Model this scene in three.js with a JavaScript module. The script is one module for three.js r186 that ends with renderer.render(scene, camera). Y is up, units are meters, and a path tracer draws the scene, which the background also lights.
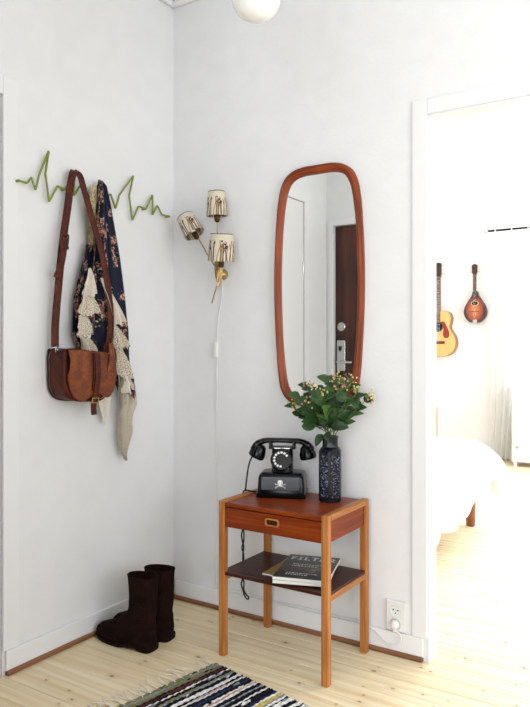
import * as THREE from 'three';
import { RoundedBoxGeometry } from 'three/addons/geometries/RoundedBoxGeometry.js';
import { mergeGeometries, mergeVertices, toCreasedNormals } from 'three/addons/utils/BufferGeometryUtils.js';
import { RectAreaLightUniformsLib } from 'three/addons/lights/RectAreaLightUniformsLib.js';

// ---------------------------------------------------------------- camera, sky, light, exposure
const scene = new THREE.Scene();
const camera = new THREE.PerspectiveCamera(2 * Math.atan(353.5 / 687) * 180 / Math.PI, 530 / 707, 0.05, 60);
camera.position.set(2.163, 1.2, 2.531);
camera.lookAt(2.163 - 0.5435, 1.2, 2.531 - 0.8394);
camera.setViewOffset(530, 707, 0, 6.5, 530, 707);
scene.add(camera);

const renderer = new THREE.WebGLRenderer({ antialias: true });
renderer.toneMapping = THREE.LinearToneMapping;
renderer.toneMappingExposure = 0.96;
renderer.shadowMap.enabled = true;

scene.background = new THREE.Color(0.80, 0.90, 1.0);   // even, bright overcast sky outside the windows
scene.backgroundIntensity = 1.1;
RectAreaLightUniformsLib.init();
// daylight entering through the four windows (each light fills its own window opening)
function daylight(color, intensity, w, h, pos, target) {
  const l = new THREE.RectAreaLight(color, intensity, w, h);
  l.position.set(...pos); l.lookAt(...target); l.castShadow = true; scene.add(l); return l;
}
daylight(new THREE.Color(0.905, 0.95, 1.0), 5.0, 1.64, 2.04, [2.4, 1.3, 4.575], [2.4, 1.3, 0]);
daylight(new THREE.Color(0.905, 0.95, 1.0), 4.8, 2.34, 1.54, [4.37, 1.6, 2.1], [0, 1.6, 2.1]);
daylight(new THREE.Color(0.92, 0.96, 1.0), 19, 1.54, 1.64, [1.5, 1.6, -4.97], [1.5, 1.6, 0]);
daylight(new THREE.Color(0.94, 0.97, 1.0), 12, 1.54, 1.64, [3.57, 1.6, -3.0], [0, 1.6, -3.0]);

// ---------------------------------------------------------------- helpers
const R = Math.PI / 180;
function rng(seed) { let a = seed >>> 0; return () => { a = (a + 0x6D2B79F5) | 0; let t = Math.imul(a ^ (a >>> 15), 1 | a); t = (t + Math.imul(t ^ (t >>> 7), 61 | t)) ^ t; return ((t ^ (t >>> 14)) >>> 0) / 4294967296; }; }
const V = (x, y, z) => new THREE.Vector3(x, y, z);
const lerp = (a, b, t) => a + (b - a) * t;
const clamp = (x, a = 0, b = 1) => Math.max(a, Math.min(b, x));
const smooth = (a, b, x) => { const t = clamp((x - a) / (b - a)); return t * t * (3 - 2 * t); };
function hash(i, j, s) { let h = Math.imul(i, 374761393) ^ Math.imul(j, 668265263) ^ Math.imul(s, 2147483647 - 77); h = Math.imul(h ^ (h >>> 13), 1274126177); return ((h ^ (h >>> 16)) >>> 0) / 4294967296; }
function noise(x, y, px, py, s = 1) {           // tileable value noise with periods px, py
  const xi = Math.floor(x), yi = Math.floor(y), fx = x - xi, fy = y - yi;
  const u = fx * fx * (3 - 2 * fx), v = fy * fy * (3 - 2 * fy), m = (a, n) => ((a % n) + n) % n;
  const x0 = m(xi, px), x1 = m(xi + 1, px), y0 = m(yi, py), y1 = m(yi + 1, py);
  return lerp(lerp(hash(x0, y0, s), hash(x1, y0, s), u), lerp(hash(x0, y1, s), hash(x1, y1, s), u), v);
}
function tex(w, h, fn, srgb = true, sx = 1, sy = 1) {   // fn(u, v) -> [r, g, b] 0..255; sx, sy: metres that the picture spans
  const d = new Uint8Array(w * h * 4);
  for (let j = 0; j < h; j++) for (let i = 0; i < w; i++) {
    const c = fn((i + 0.5) / w, (j + 0.5) / h), k = 4 * (j * w + i);
    d[k] = clamp(c[0], 0, 255); d[k + 1] = clamp(c[1], 0, 255); d[k + 2] = clamp(c[2], 0, 255); d[k + 3] = 255;
  }
  const t = new THREE.DataTexture(d, w, h, THREE.RGBAFormat);
  t.wrapS = t.wrapT = THREE.RepeatWrapping; t.magFilter = THREE.LinearFilter; t.minFilter = THREE.LinearMipmapLinearFilter; t.generateMipmaps = true;
  if (srgb) t.colorSpace = THREE.SRGBColorSpace;
  t.repeat.set(1 / sx, 1 / sy); t.needsUpdate = true; return t;
}
const mix3 = (a, b, t) => [lerp(a[0], b[0], t), lerp(a[1], b[1], t), lerp(a[2], b[2], t)];
const std = (o) => new THREE.MeshPhysicalMaterial({ roughness: 0.6, ...o });
const taken = {};
function numbered(n) { const k = taken[n] = (taken[n] ?? -1) + 1; return k ? `${n}_${String(k).padStart(3, '0')}` : n; }
function thing(name, label, category, pos = [0, 0, 0], turn = 0, group) {
  const o = new THREE.Group(); o.name = numbered(name); o.position.set(...pos); o.rotation.y = turn; scene.add(o);
  o.userData = { label, category }; if (group) o.userData.group = group; return o;
}
function part(name, geo, mat, parent, label) {
  const g = Array.isArray(geo) ? mergeGeometries(geo.map(plain)) : geo;
  const m = new THREE.Mesh(g, mat); m.name = name; m.castShadow = m.receiveShadow = true; parent.add(m);
  if (label) m.userData.label = label; return m;
}
function plain(g) { g = g.index ? g.toNonIndexed() : g.clone(); for (const k of Object.keys(g.attributes)) if (!['position', 'normal', 'uv', 'color'].includes(k)) g.deleteAttribute(k); return g; }
function solo(name, geo, mat, label, category, group) {
  const m = part(numbered(name), geo, mat, scene); m.userData = { label, category }; if (group) m.userData.group = group; return m;
}
function structure(name, geo, mat, label, parent = scene) {
  const m = part(name, geo, mat, parent); if (parent === scene) { m.userData = { kind: 'structure', label, category: name.split('_')[0] }; } return m;
}
function structureGroup(name, label) { const g = new THREE.Group(); g.name = name; g.userData = { kind: 'structure', label, category: name.split('_')[0] }; scene.add(g); return g; }
function metreUV(g, grain = 'x', off = [0, 0]) {         // uv in metres: u along the grain, v across it
  const p = g.attributes.position, uv = new Float32Array(p.count * 2);
  for (let i = 0; i < p.count; i++) {
    const c = { x: p.getX(i), y: p.getY(i), z: p.getZ(i) };
    const o = ['x', 'y', 'z'].filter((k) => k !== grain);
    uv[2 * i] = c[grain] + off[0]; uv[2 * i + 1] = c[o[0]] + c[o[1]] + off[1];
  }
  g.setAttribute('uv', new THREE.BufferAttribute(uv, 2)); return g;
}
const tr = (g, x = 0, y = 0, z = 0) => g.translate(x, y, z);
function box(x0, x1, y0, y1, z0, z1, grain = 'x', off) { const g = new THREE.BoxGeometry(x1 - x0, y1 - y0, z1 - z0); tr(g, (x0 + x1) / 2, (y0 + y1) / 2, (z0 + z1) / 2); return metreUV(g, grain, off); }
function rbox(x0, x1, y0, y1, z0, z1, r = 0.003, grain = 'x', off) {
  const g = new RoundedBoxGeometry(x1 - x0, y1 - y0, z1 - z0, 2, Math.min(r, (x1 - x0) / 2.01, (y1 - y0) / 2.01, (z1 - z0) / 2.01));
  tr(g, (x0 + x1) / 2, (y0 + y1) / 2, (z0 + z1) / 2); return metreUV(g, grain, off);
}
function loft(rings, { capA = true, capB = true, crease = 40, uvs } = {}) {   // rings: arrays of Vector3 with equal counts, closed round
  const n = rings[0].length, P = [], U = [], I = [];
  let vlen = 0;
  rings.forEach((r, k) => {
    if (k) vlen += r[0].distanceTo(rings[k - 1][0]) * 0.5 + r[n >> 1].distanceTo(rings[k - 1][n >> 1]) * 0.5;
    let per = 0;
    for (let i = 0; i <= n; i++) { const p = r[i % n]; if (i) per += p.distanceTo(r[i - 1]); P.push(p.x, p.y, p.z); U.push(uvs ? i / n : per, uvs ? k / (rings.length - 1) : vlen); }
  });
  const q = n + 1;
  for (let k = 0; k + 1 < rings.length; k++) for (let i = 0; i < n; i++) { const a = k * q + i, b = a + 1, c = a + q, d = c + 1; I.push(a, c, b, b, c, d); }
  for (const [on, k] of [[capA, 0], [capB, rings.length - 1]]) if (on) {
    const c = V(0, 0, 0); rings[k].forEach((p) => c.add(p)); c.divideScalar(n); const at = P.length / 3; P.push(c.x, c.y, c.z); U.push(0, 0);
    for (let i = 0; i < n; i++) k ? I.push(k * q + i, at, k * q + i + 1) : I.push(at, i, i + 1);
  }
  let g = new THREE.BufferGeometry(); g.setAttribute('position', new THREE.Float32BufferAttribute(P, 3)); g.setAttribute('uv', new THREE.Float32BufferAttribute(U, 2)); g.setIndex(I);
  return toCreasedNormals(g, crease * R);
}
function rrect(w, d, r, n = 6) {      // rounded rectangle in xz, counter-clockwise seen from above is not needed
  const out = []; r = Math.min(r, w / 2, d / 2);
  for (const [sx, sz, a0] of [[1, 1, 0], [-1, 1, 90], [-1, -1, 180], [1, -1, 270]])
    for (let i = 0; i <= n; i++) { const a = (a0 + 90 * i / n) * R; out.push([sx * (w / 2 - r) + r * Math.cos(a), sz * (d / 2 - r) + r * Math.sin(a)]); }
  return out;
}
const rr = (y, w, d, r, ox = 0, oz = 0, n = 6) => rrect(w, d, r, n).map(([x, z]) => V(x + ox, y, z + oz)).reverse();
function tube(pts, r, seg = 40, rad = 8, closed = false, tension) {
  const c = new THREE.CatmullRomCurve3(pts.map((p) => Array.isArray(p) ? V(...p) : p), closed, tension === undefined ? 'centripetal' : 'catmullrom', tension);
  return new THREE.TubeGeometry(c, seg, r, rad, closed);
}
function polytube(pts, r, rad = 8, bend = 0.006) {    // straight wire with small rounded bends
  const path = new THREE.CurvePath(), p = pts.map((q) => V(...q)); let a = p[0];
  for (let i = 1; i < p.length; i++) {
    if (i === p.length - 1) { path.add(new THREE.LineCurve3(a, p[i])); break; }
    const d0 = p[i].clone().sub(p[i - 1]), d1 = p[i + 1].clone().sub(p[i]), k0 = Math.min(bend, d0.length() * 0.45), k1 = Math.min(bend, d1.length() * 0.45);
    const e = p[i].clone().addScaledVector(d0.normalize(), -k0), s = p[i].clone().addScaledVector(d1.normalize(), k1);
    path.add(new THREE.LineCurve3(a, e)); path.add(new THREE.QuadraticBezierCurve3(e, p[i], s)); a = s;
  }
  const flat = []; for (const c of path.curves) { const m = c.isLineCurve3 ? 2 : 5; for (let k = flat.length ? 1 : 0; k <= m; k++) flat.push(c.getPoint(k / m)); }
  // swept along the exact points
  const rings = [], N = flat.length; let up = V(1, 0, 0);
  for (let i = 0; i < N; i++) {
    const t = flat[Math.min(i + 1, N - 1)].clone().sub(flat[Math.max(i - 1, 0)]).normalize();
    const s = V().crossVectors(up, t); if (s.length() < 1e-3) s.set(0, 0, 1); s.normalize(); const b = V().crossVectors(t, s).normalize();
    const ring = []; for (let k = 0; k < rad; k++) { const an = k / rad * 2 * Math.PI; ring.push(flat[i].clone().addScaledVector(s, Math.cos(an) * r).addScaledVector(b, Math.sin(an) * r)); }
    rings.push(ring);
  }
  return loft(rings, { crease: 60 });
}
function band(pts, wv, w, t, seg = 60, prof) {     // a flat strap of width w (along the fixed direction wv) and thickness t swept along points
  const c = new THREE.CatmullRomCurve3(pts.map((p) => V(...p)), false, 'centripetal'), rings = [];
  for (let i = 0; i <= seg; i++) {
    const p = c.getPoint(i / seg), d = c.getTangent(i / seg), s = V(...wv).addScaledVector(d, -V(...wv).dot(d)).normalize(), n = V().crossVectors(d, s).normalize(), ww = prof ? w * prof(i / seg) : w;
    rings.push([[-1, -0.7], [-0.94, -1], [0.94, -1], [1, -0.7], [1, 0.7], [0.94, 1], [-0.94, 1], [-1, 0.7]].map(([a, b]) => p.clone().addScaledVector(s, a * ww / 2).addScaledVector(n, b * t / 2)));
  }
  return loft(rings, { crease: 50 });
}
function sheet(nu, nv, f, uv) {                         // f(u, v) -> [x, y, z]
  const P = [], U = [], I = [];
  for (let j = 0; j <= nv; j++) for (let i = 0; i <= nu; i++) { const p = f(i / nu, j / nv); P.push(...p); U.push(...(uv ? uv(i / nu, j / nv, p) : [i / nu, j / nv])); }
  for (let j = 0; j < nv; j++) for (let i = 0; i < nu; i++) { const a = j * (nu + 1) + i, b = a + 1, c = a + nu + 1, d = c + 1; I.push(a, c, b, b, c, d); }
  const g = new THREE.BufferGeometry(); g.setAttribute('position', new THREE.Float32BufferAttribute(P, 3)); g.setAttribute('uv', new THREE.Float32BufferAttribute(U, 2)); g.setIndex(I); g.computeVertexNormals(); return g;
}
function shapeOf(pts, smoothCurve) {
  const s = new THREE.Shape();
  if (smoothCurve) { const c = new THREE.CatmullRomCurve3(pts.map(([x, y]) => V(x, y, 0)), true, 'centripetal').getPoints(pts.length * 6); c.forEach((p, i) => i ? s.lineTo(p.x, p.y) : s.moveTo(p.x, p.y)); } else pts.forEach(([x, y], i) => i ? s.lineTo(x, y) : s.moveTo(x, y));
  s.closePath(); return s;
}
function extrude(shape, depth, bevel = 0.002, seg = 2, curve = 12) { return new THREE.ExtrudeGeometry(shape, { depth: depth - 2 * bevel, bevelEnabled: bevel > 0, bevelThickness: bevel, bevelSize: bevel, bevelOffset: -bevel, bevelSegments: seg, curveSegments: curve }).translate(0, 0, bevel); }
function lathe(pts, seg = 32) { return new THREE.LatheGeometry(pts.map(([r, y]) => new THREE.Vector2(r, y)), seg); }
function cyl(r0, r1, h, seg = 20) { return new THREE.CylinderGeometry(r1, r0, h, seg); }
function aim(g, from, to) { const d = V(...to).sub(V(...from)); g.applyQuaternion(new THREE.Quaternion().setFromUnitVectors(V(0, 1, 0), d.clone().normalize())); return g.translate((from[0] + to[0]) / 2, (from[1] + to[1]) / 2, (from[2] + to[2]) / 2); }
function rod(from, to, r, r1 = r, seg = 10) { const h = V(...to).distanceTo(V(...from)); return aim(cyl(r, r1, h, seg), from, to); }

// ---------------------------------------------------------------- materials
function woodTex(w, h, sx, sy, dark, light, o = {}) {
  const { streaks = 60, fine = 200, warp = 0.06, knots = 0, seed = 3, contrast = 1, knotCol = [96, 62, 36], cathedral = 0 } = o, rnd = rng(seed), K = [];
  for (let i = 0; i < knots; i++) K.push([rnd(), rnd(), 0.35 + 1.3 * rnd() * rnd(), 0.35 + 0.65 * rnd()]);
  return tex(w, h, (u, v) => {
    let bend = (noise(u * 4, v * 6, 4, 6, seed) - 0.5) * warp, kn = 0, halo = 0;
    for (const [ku, kv, ks, kd] of K) {
      let du = Math.abs(u - ku); du = Math.min(du, 1 - du) * sx; let dv = v - kv; if (dv > 0.5) dv -= 1; if (dv < -0.5) dv += 1; dv *= sy;
      const rr2 = Math.hypot(du * 0.75, dv) / (0.0055 * ks); if (rr2 < 9) { bend += Math.sign(dv) * 0.012 * Math.exp(-rr2 * 0.6); kn = Math.max(kn, kd * (1 - smooth(0.6, 1.3, rr2))); halo = Math.max(halo, kd * Math.exp(-rr2 * rr2 * 0.12)); }
    }
    const vv = v + bend;
    const a = noise(u * 3, vv * streaks, 3, streaks, seed + 1), b = noise(u * 10, vv * fine, 10, fine, seed + 2), c = noise(u * 5, v * 5, 5, 5, seed + 5), e = cathedral ? 0.5 + 0.5 * Math.sin((vv + 0.25 * noise(u * 2, v * 2, 2, 2, seed + 8)) * cathedral * 6.283) : 0.5;
    let t = 0.5 + contrast * (0.62 * (a - 0.5) + 0.34 * (b - 0.5) + 0.25 * (c - 0.5) + 0.35 * (e - 0.5));
    let col = mix3(dark, light, clamp(t)); col = mix3(col, mix3(dark, knotCol, 0.35), halo * 0.45); return mix3(col, knotCol, kn * 0.85);
  }, true, sx, sy);
}
const pineMaps = [11, 23].map((s) => woodTex(1024, 512, 2.4, 0.52, [226, 199, 152], [254, 242, 212], { streaks: 64, fine: 200, knots: 52, seed: s, contrast: 0.8, cathedral: 9, knotCol: [96, 62, 38] }));
const M = {};
M.pine = pineMaps.map((map) => std({ map, roughness: 0.5, clearcoat: 0.15, clearcoatRoughness: 0.4 }));
M.teak = std({ map: woodTex(1024, 512, 0.7, 0.35, [100, 34, 8], [168, 76, 24], { streaks: 40, fine: 170, seed: 31, contrast: 1.0 }), roughness: 0.34, specularIntensity: 0.4 });
M.teakDark = std({ map: woodTex(512, 256, 0.6, 0.3, [44, 15, 10], [78, 32, 20], { streaks: 30, fine: 120, seed: 37 }), roughness: 0.4, specularIntensity: 0.5 });
M.oak = std({ map: woodTex(512, 256, 0.5, 0.2, [148, 86, 38], [204, 140, 78], { streaks: 34, fine: 120, seed: 41 }), roughness: 0.45, specularIntensity: 0.6 });
M.mirrorWood = std({ map: woodTex(512, 256, 0.5, 0.16, [104, 42, 16], [164, 80, 36], { streaks: 22, fine: 90, seed: 47 }), roughness: 0.42, specularIntensity: 0.6 });
M.doorWood = std({ map: woodTex(512, 512, 1.2, 0.5, [40, 16, 10], [86, 42, 26], { streaks: 30, fine: 110, seed: 53, contrast: 1.2 }), roughness: 0.45 });
M.molding = std({ map: woodTex(512, 128, 1.0, 0.1, [104, 64, 42], [164, 114, 80], { streaks: 12, fine: 40, seed: 59 }), roughness: 0.5 });
M.bedWood = std({ map: woodTex(256, 256, 0.4, 0.2, [104, 58, 32], [170, 106, 62], { streaks: 14, fine: 60, seed: 61 }), roughness: 0.5 });
const plasterBump = tex(512, 512, (u, v) => { const n = 255 * (0.5 * noise(u * 90, v * 90, 90, 90, 5) + 0.3 * noise(u * 200, v * 200, 200, 200, 6) + 0.2 * noise(u * 20, v * 20, 20, 20, 7)); return [n, n, n]; }, false, 1, 1);
const plasterMap = tex(512, 512, (u, v) => { const n = 3 * (noise(u * 5, v * 5, 5, 5, 8) - 0.5) + 3 * (noise(u * 40, v * 40, 40, 40, 9) - 0.5); return [239 + n, 239 + n, 240 + n]; }, true, 2.3, 2.3);
M.wall = std({ map: plasterMap, bumpMap: plasterBump, bumpScale: 0.0006, roughness: 0.85 });
M.ceiling = std({ color: 0xf0f0f0, roughness: 0.9 });
M.paint = std({ color: 0xf1f1f2, roughness: 0.42 });
M.doorPaint = std({ color: 0xf0efee, roughness: 0.4 });
M.green = std({ color: 0x7c8a22, roughness: 0.35, clearcoat: 0.3 });
const leatherBump = tex(256, 256, (u, v) => { const n = 255 * (0.6 * noise(u * 60, v * 60, 60, 60, 71) + 0.4 * noise(u * 25, v * 25, 25, 25, 72)); return [n, n, n]; }, false, 0.12, 0.12);
function leather(a, b, seed, rough) { return std({ map: tex(256, 256, (u, v) => mix3(a, b, clamp(0.5 + 0.9 * (noise(u * 6, v * 6, 6, 6, seed) - 0.5) + 0.6 * (noise(u * 30, v * 30, 30, 30, seed + 1) - 0.5))), true, 0.2, 0.2), bumpMap: leatherBump, bumpScale: 0.0008, roughness: rough }); }
M.leather = leather([96, 42, 15], [142, 72, 28], 73, 0.62);
M.leatherDark = leather([60, 20, 11], [98, 38, 18], 75, 0.5); M.leatherDark.specularIntensity = 0.5;
M.suede = leather([22, 11, 9], [40, 22, 17], 77, 0.95); M.suede.specularIntensity = 0.15;
M.suedeSole = std({ color: 0x1d0f0b, roughness: 0.85, specularIntensity: 0.25 });
M.brass = std({ color: 0xb79a66, metalness: 0.85, roughness: 0.35 });
M.brassDark = std({ color: 0x4a3a22, metalness: 0.7, roughness: 0.4 });
M.chrome = std({ color: 0xc8c8c6, metalness: 1, roughness: 0.22 });
M.black = std({ color: 0x060709, roughness: 0.2, specularIntensity: 0.6 });
M.blackMatte = std({ color: 0x101012, roughness: 0.6 });
M.whitePlastic = std({ color: 0xf0efec, roughness: 0.35 });
M.dark = std({ color: 0x14110f, roughness: 0.8 });
M.mirror = std({ color: 0xfbfcfb, metalness: 1, roughness: 0.01 });
M.pane = std({ color: 0xffffff, transmission: 1, thickness: 0, roughness: 0, ior: 1.5 });
M.opal = std({ color: 0xf4f3ef, roughness: 0.18, clearcoat: 0.5, clearcoatRoughness: 0.05 });
M.linen = std({ color: 0xf3f2f2, roughness: 0.95, transmission: 0.2, thickness: 0 });
M.steelDark = std({ color: 0x2a2622, metalness: 0.6, roughness: 0.45 });

// ---------------------------------------------------------------- the setting
const H = 2.85, OX0 = 1.262, OX1 = 2.10, OH = 2.083;
function wallXY(name, x0, x1, z0, z1, holes, label) {          // wall in the plane of x and y, from z0 to z1
  const gate = holes.find((h) => h[2] === 0), s = shapeOf(gate ? [[x0, 0], [gate[0], 0], [gate[0], gate[3]], [gate[1], gate[3]], [gate[1], 0], [x1, 0], [x1, H], [x0, H]] : [[x0, 0], [x1, 0], [x1, H], [x0, H]]);
  for (const [a, b, c, d] of holes) if (c > 0) { const p = new THREE.Path(); p.moveTo(a, c); p.lineTo(a, d); p.lineTo(b, d); p.lineTo(b, c); p.closePath(); s.holes.push(p); }
  const g = new THREE.ExtrudeGeometry(s, { depth: z1 - z0, bevelEnabled: false }).translate(0, 0, z0); metreUV(g, 'x'); return structure(name, g, M.wall, label);
}
function wallZY(name, z0, z1, x0, x1, holes, label) {          // wall in the plane of z and y, from x0 to x1
  const gate = holes.find((h) => h[2] === 0), s = shapeOf(gate ? [[-z1, 0], [-gate[1], 0], [-gate[1], gate[3]], [-gate[0], gate[3]], [-gate[0], 0], [-z0, 0], [-z0, H], [-z1, H]] : [[-z1, 0], [-z0, 0], [-z0, H], [-z1, H]]);
  for (const [a, b, c, d] of holes) if (c > 0) { const p = new THREE.Path(); p.moveTo(-b, c); p.lineTo(-b, d); p.lineTo(-a, d); p.lineTo(-a, c); p.closePath(); s.holes.push(p); }
  const g = new THREE.ExtrudeGeometry(s, { depth: x1 - x0, bevelEnabled: false }).rotateY(Math.PI / 2).translate(x0, 0, 0); metreUV(g, 'z'); return structure(name, g, M.wall, label);
}
wallXY('wall_back', -2.0, 4.4, -0.07, 0, [[OX0, OX1, 0, OH]], 'white wall with the wooden mirror and the bedroom doorway');
wallZY('wall_left', 0.0, 1.6, -0.1, 0, [[0.952, 1.29, 0, 2.12]], 'white wall with the green wire coat rack');
wallXY('wall_entry', -0.1, 0.84, 1.6, 1.72, [[0.05, 0.80, 0, 2.01]], 'short white wall holding the brown door');
wallZY('wall_corridor', 1.72, 4.6, 0.74, 0.84, [], 'white side wall behind the camera');
wallZY('wall_right', -0.07, 4.6, 4.4, 4.5, [[0.9, 3.3, 0.8, 2.4]], 'white hall wall with a window to the right');
wallXY('wall_front', 0.74, 4.5, 4.6, 4.7, [[1.56, 3.24, 0.25, 2.35]], 'white hall wall with a large window behind the camera');
wallXY('wall_bedroom_back', -2.1, 3.7, -5.1, -5.0, [[0.7, 2.3, 0.75, 2.45]], 'white bedroom wall with guitar and window');
wallZY('wall_bedroom_left', -5.0, 0, -2.1, -2.0, [], 'white left wall of the bedroom');
wallZY('wall_bedroom_right', -5.0, 0, 3.6, 3.7, [[-3.8, -2.2, 0.75, 2.45]], 'white right wall of the bedroom');
structure('ceiling', box(-2.1, 4.5, H, H + 0.1, -5.1, 4.7), M.ceiling, 'flat white ceiling over hall and bedroom');

// floor of single pine boards
{
  const floor = structureGroup('floor', 'bleached pine board floor running through hall and bedroom');
  part('subfloor', box(-2.1, 4.5, -0.1, -0.024, -5.1, 4.7), M.dark, floor);
  const rnd = rng(5), W = 0.096;
  const board = (x0, x1, z0, z1) => {
    const e = 0.0010, c = 0.0022, prof = [[z0 + e, -0.024], [z1 - e, -0.024], [z1 - e, -c], [z1 - e - c, 0], [z0 + e + c, 0], [z0 + e, -c]];
    const g = loft([x0 + 0.0006, x1 - 0.0006].map((x) => prof.map(([z, y]) => V(x, y, z)).reverse()), { crease: 20 });
    metreUV(g, 'x', [rnd() * 5, rnd() * 3]);
    part('floorboard', g, M.pine[rnd() < 0.5 ? 0 : 1], floor);
  };
  let k = 0;
  for (let z = -5.1; z < 4.7; z += W, k++) {
    const hall = z > -0.01, a = hall ? -0.1 : -2.1, b = hall ? 4.5 : 3.7; let x = a;
    while (x < b - 0.01) { let n = x + 1.7 + rnd() * 1.9; if (b - n < 0.7) n = b; n = Math.min(n, b); if (!(hall && z > 1.72 && n < 0.74)) board(x, n, z, Math.min(z + W, 4.7)); x = n; }
  }
}
// baseboards with their brown shoe moulding
function baseX(name, x0, x1, z, dir, label) {
  const g = rbox(x0, x1, 0.016, 0.09, Math.min(z, z + dir * 0.013), Math.max(z, z + dir * 0.013), 0.004), m = rbox(x0, x1, 0, 0.02, Math.min(z, z + dir * 0.022), Math.max(z, z + dir * 0.022), 0.006, 'x');
  const s = structureGroup(name, label); part('board', g, M.paint, s); part('shoe_moulding', m, M.molding, s, 'brown wooden shoe moulding'); return s;
}
function baseZ(name, z0, z1, x, dir, label) {
  const g = rbox(Math.min(x, x + dir * 0.013), Math.max(x, x + dir * 0.013), 0.016, 0.09, z0, z1, 0.004), m = rbox(Math.min(x, x + dir * 0.022), Math.max(x, x + dir * 0.022), 0, 0.02, z0, z1, 0.006, 'z');
  const s = structureGroup(name, label); part('board', g, M.paint, s); part('shoe_moulding', m, M.molding, s, 'brown wooden shoe moulding'); return s;
}
baseX('baseboard_back', 0.022, 1.247, 0, 1, 'white baseboard with brown moulding under the mirror wall');
baseZ('baseboard_left', 0, 0.942, 0, 1, 'white baseboard with brown moulding behind the boots');
baseX('baseboard_bedroom', -2.0, 3.6, -5.0, 1, 'white baseboard of the bedroom far wall');
baseZ('baseboard_right', 0.0, 4.6, 4.4, -1, 'white baseboard of the hall right wall');
// casings: flat boards round the openings
{
  const t = structureGroup('trim_1', 'white casing round the bedroom doorway');
  part('casing_side', rbox(1.203, OX0, 0.09, OH + 0.06, 0, 0.011, 0.003), M.paint, t);
  part('casing_side', rbox(OX1, OX1 + 0.06, 0, OH + 0.06, 0, 0.011, 0.003), M.paint, t);
  part('casing_head', rbox(OX0, OX1, OH, OH + 0.06, 0, 0.011, 0.003), M.paint, t);
  part('jamb', rbox(OX0 - 0.001, OX0 + 0.008, 0, OH, -0.075, 0.004, 0.003), M.paint, t);
  part('jamb', rbox(OX1 - 0.008, OX1 + 0.001, 0, OH, -0.075, 0.004, 0.003), M.paint, t);
  part('jamb_head', rbox(OX0 + 0.008, OX1 - 0.008, OH - 0.009, OH + 0.001, -0.075, 0.004, 0.003), M.paint, t);
  for (const y of [1.71]) part('hinge', [rod([OX0 + 0.013, y - 0.045, -0.055], [OX0 + 0.013, y + 0.045, -0.055], 0.006), rbox(OX0 + 0.007, OX0 + 0.010, y - 0.045, y + 0.045, -0.055, -0.03, 0.001)], M.whitePlastic, t, 'white painted hinge');
  const u = structureGroup('trim_2', 'white casing at the left picture edge');
  part('casing_side', rbox(0, 0.008, 0.09, 2.19, 0.885, 0.952, 0.003, 'y'), M.paint, u);
  part('casing_side', rbox(0, 0.008, 0, 2.19, 1.29, 1.357, 0.003, 'y'), M.paint, u);
  part('casing_head', rbox(0, 0.008, 2.12, 2.19, 0.952, 1.29, 0.003, 'z'), M.paint, u);
  const w = structureGroup('trim_3', 'white casing round the brown door');
  part('casing_side', rbox(0.018, 0.052, 0, 2.045, 1.588, 1.6, 0.003, 'y'), M.paint, w);
  part('casing_side', rbox(0.798, 0.832, 0, 2.045, 1.588, 1.6, 0.003, 'y'), M.paint, w);
  part('casing_head', rbox(0.052, 0.798, 2.008, 2.045, 1.588, 1.6, 0.003), M.paint, w);
  // small cove between walls and ceiling
  const c = structureGroup('trim_4', 'small white cornice at the hall ceiling');
  part('cove', rbox(0, 4.4, H - 0.03, H, 0, 0.03, 0.012), M.ceiling, c); part('cove', rbox(0, 0.03, H - 0.03, H, 0.03, 1.6, 0.012, 'z'), M.ceiling, c);
}
// doors
{
  const d = structureGroup('door_1', 'dark brown wooden door seen in the mirror');
  part('leaf', rbox(0.053, 0.797, 0.008, 2.005, 1.625, 1.665, 0.003, 'y'), M.doorWood, d);
  part('cylinder_lock', lathe([[0, 0], [0.031, 0], [0.031, 0.006], [0.026, 0.012], [0.012, 0.014], [0, 0.014]]).rotateX(-Math.PI / 2).translate(0.1, 1.335, 1.625), M.chrome, d, 'round metal lock');
  const p = part('lock_plate', rbox(0.066, 0.128, 1.04, 1.245, 1.617, 1.625, 0.004, 'y'), M.chrome, d, 'tall chrome lock plate');
  part('lever_handle', [rod([0.092, 1.10, 1.62], [0.092, 1.10, 1.575], 0.009), rod([0.088, 1.10, 1.575], [0.20, 1.10, 1.575], 0.009, 0.008)], M.chrome, p, 'chrome lever handle');
  part('thumb_turn', [rbox(0.084, 0.1, 1.175, 1.205, 1.605, 1.618, 0.004)], M.steelDark, p);
  const e = structureGroup('door_2', 'narrow white cupboard door seen in the mirror');
  part('leaf', rbox(-0.045, -0.004, 0.006, 2.118, 0.954, 1.288, 0.003, 'y'), M.doorPaint, e);
  for (const y of [1.7, 0.4]) part('hinge', rod([-0.003, y - 0.04, 1.285], [-0.003, y + 0.04, 1.285], 0.007), M.chrome, e);
  part('back_panel', box(-0.1, -0.09, 0, 2.12, 0.953, 1.289), M.doorPaint, e);
}
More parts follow.
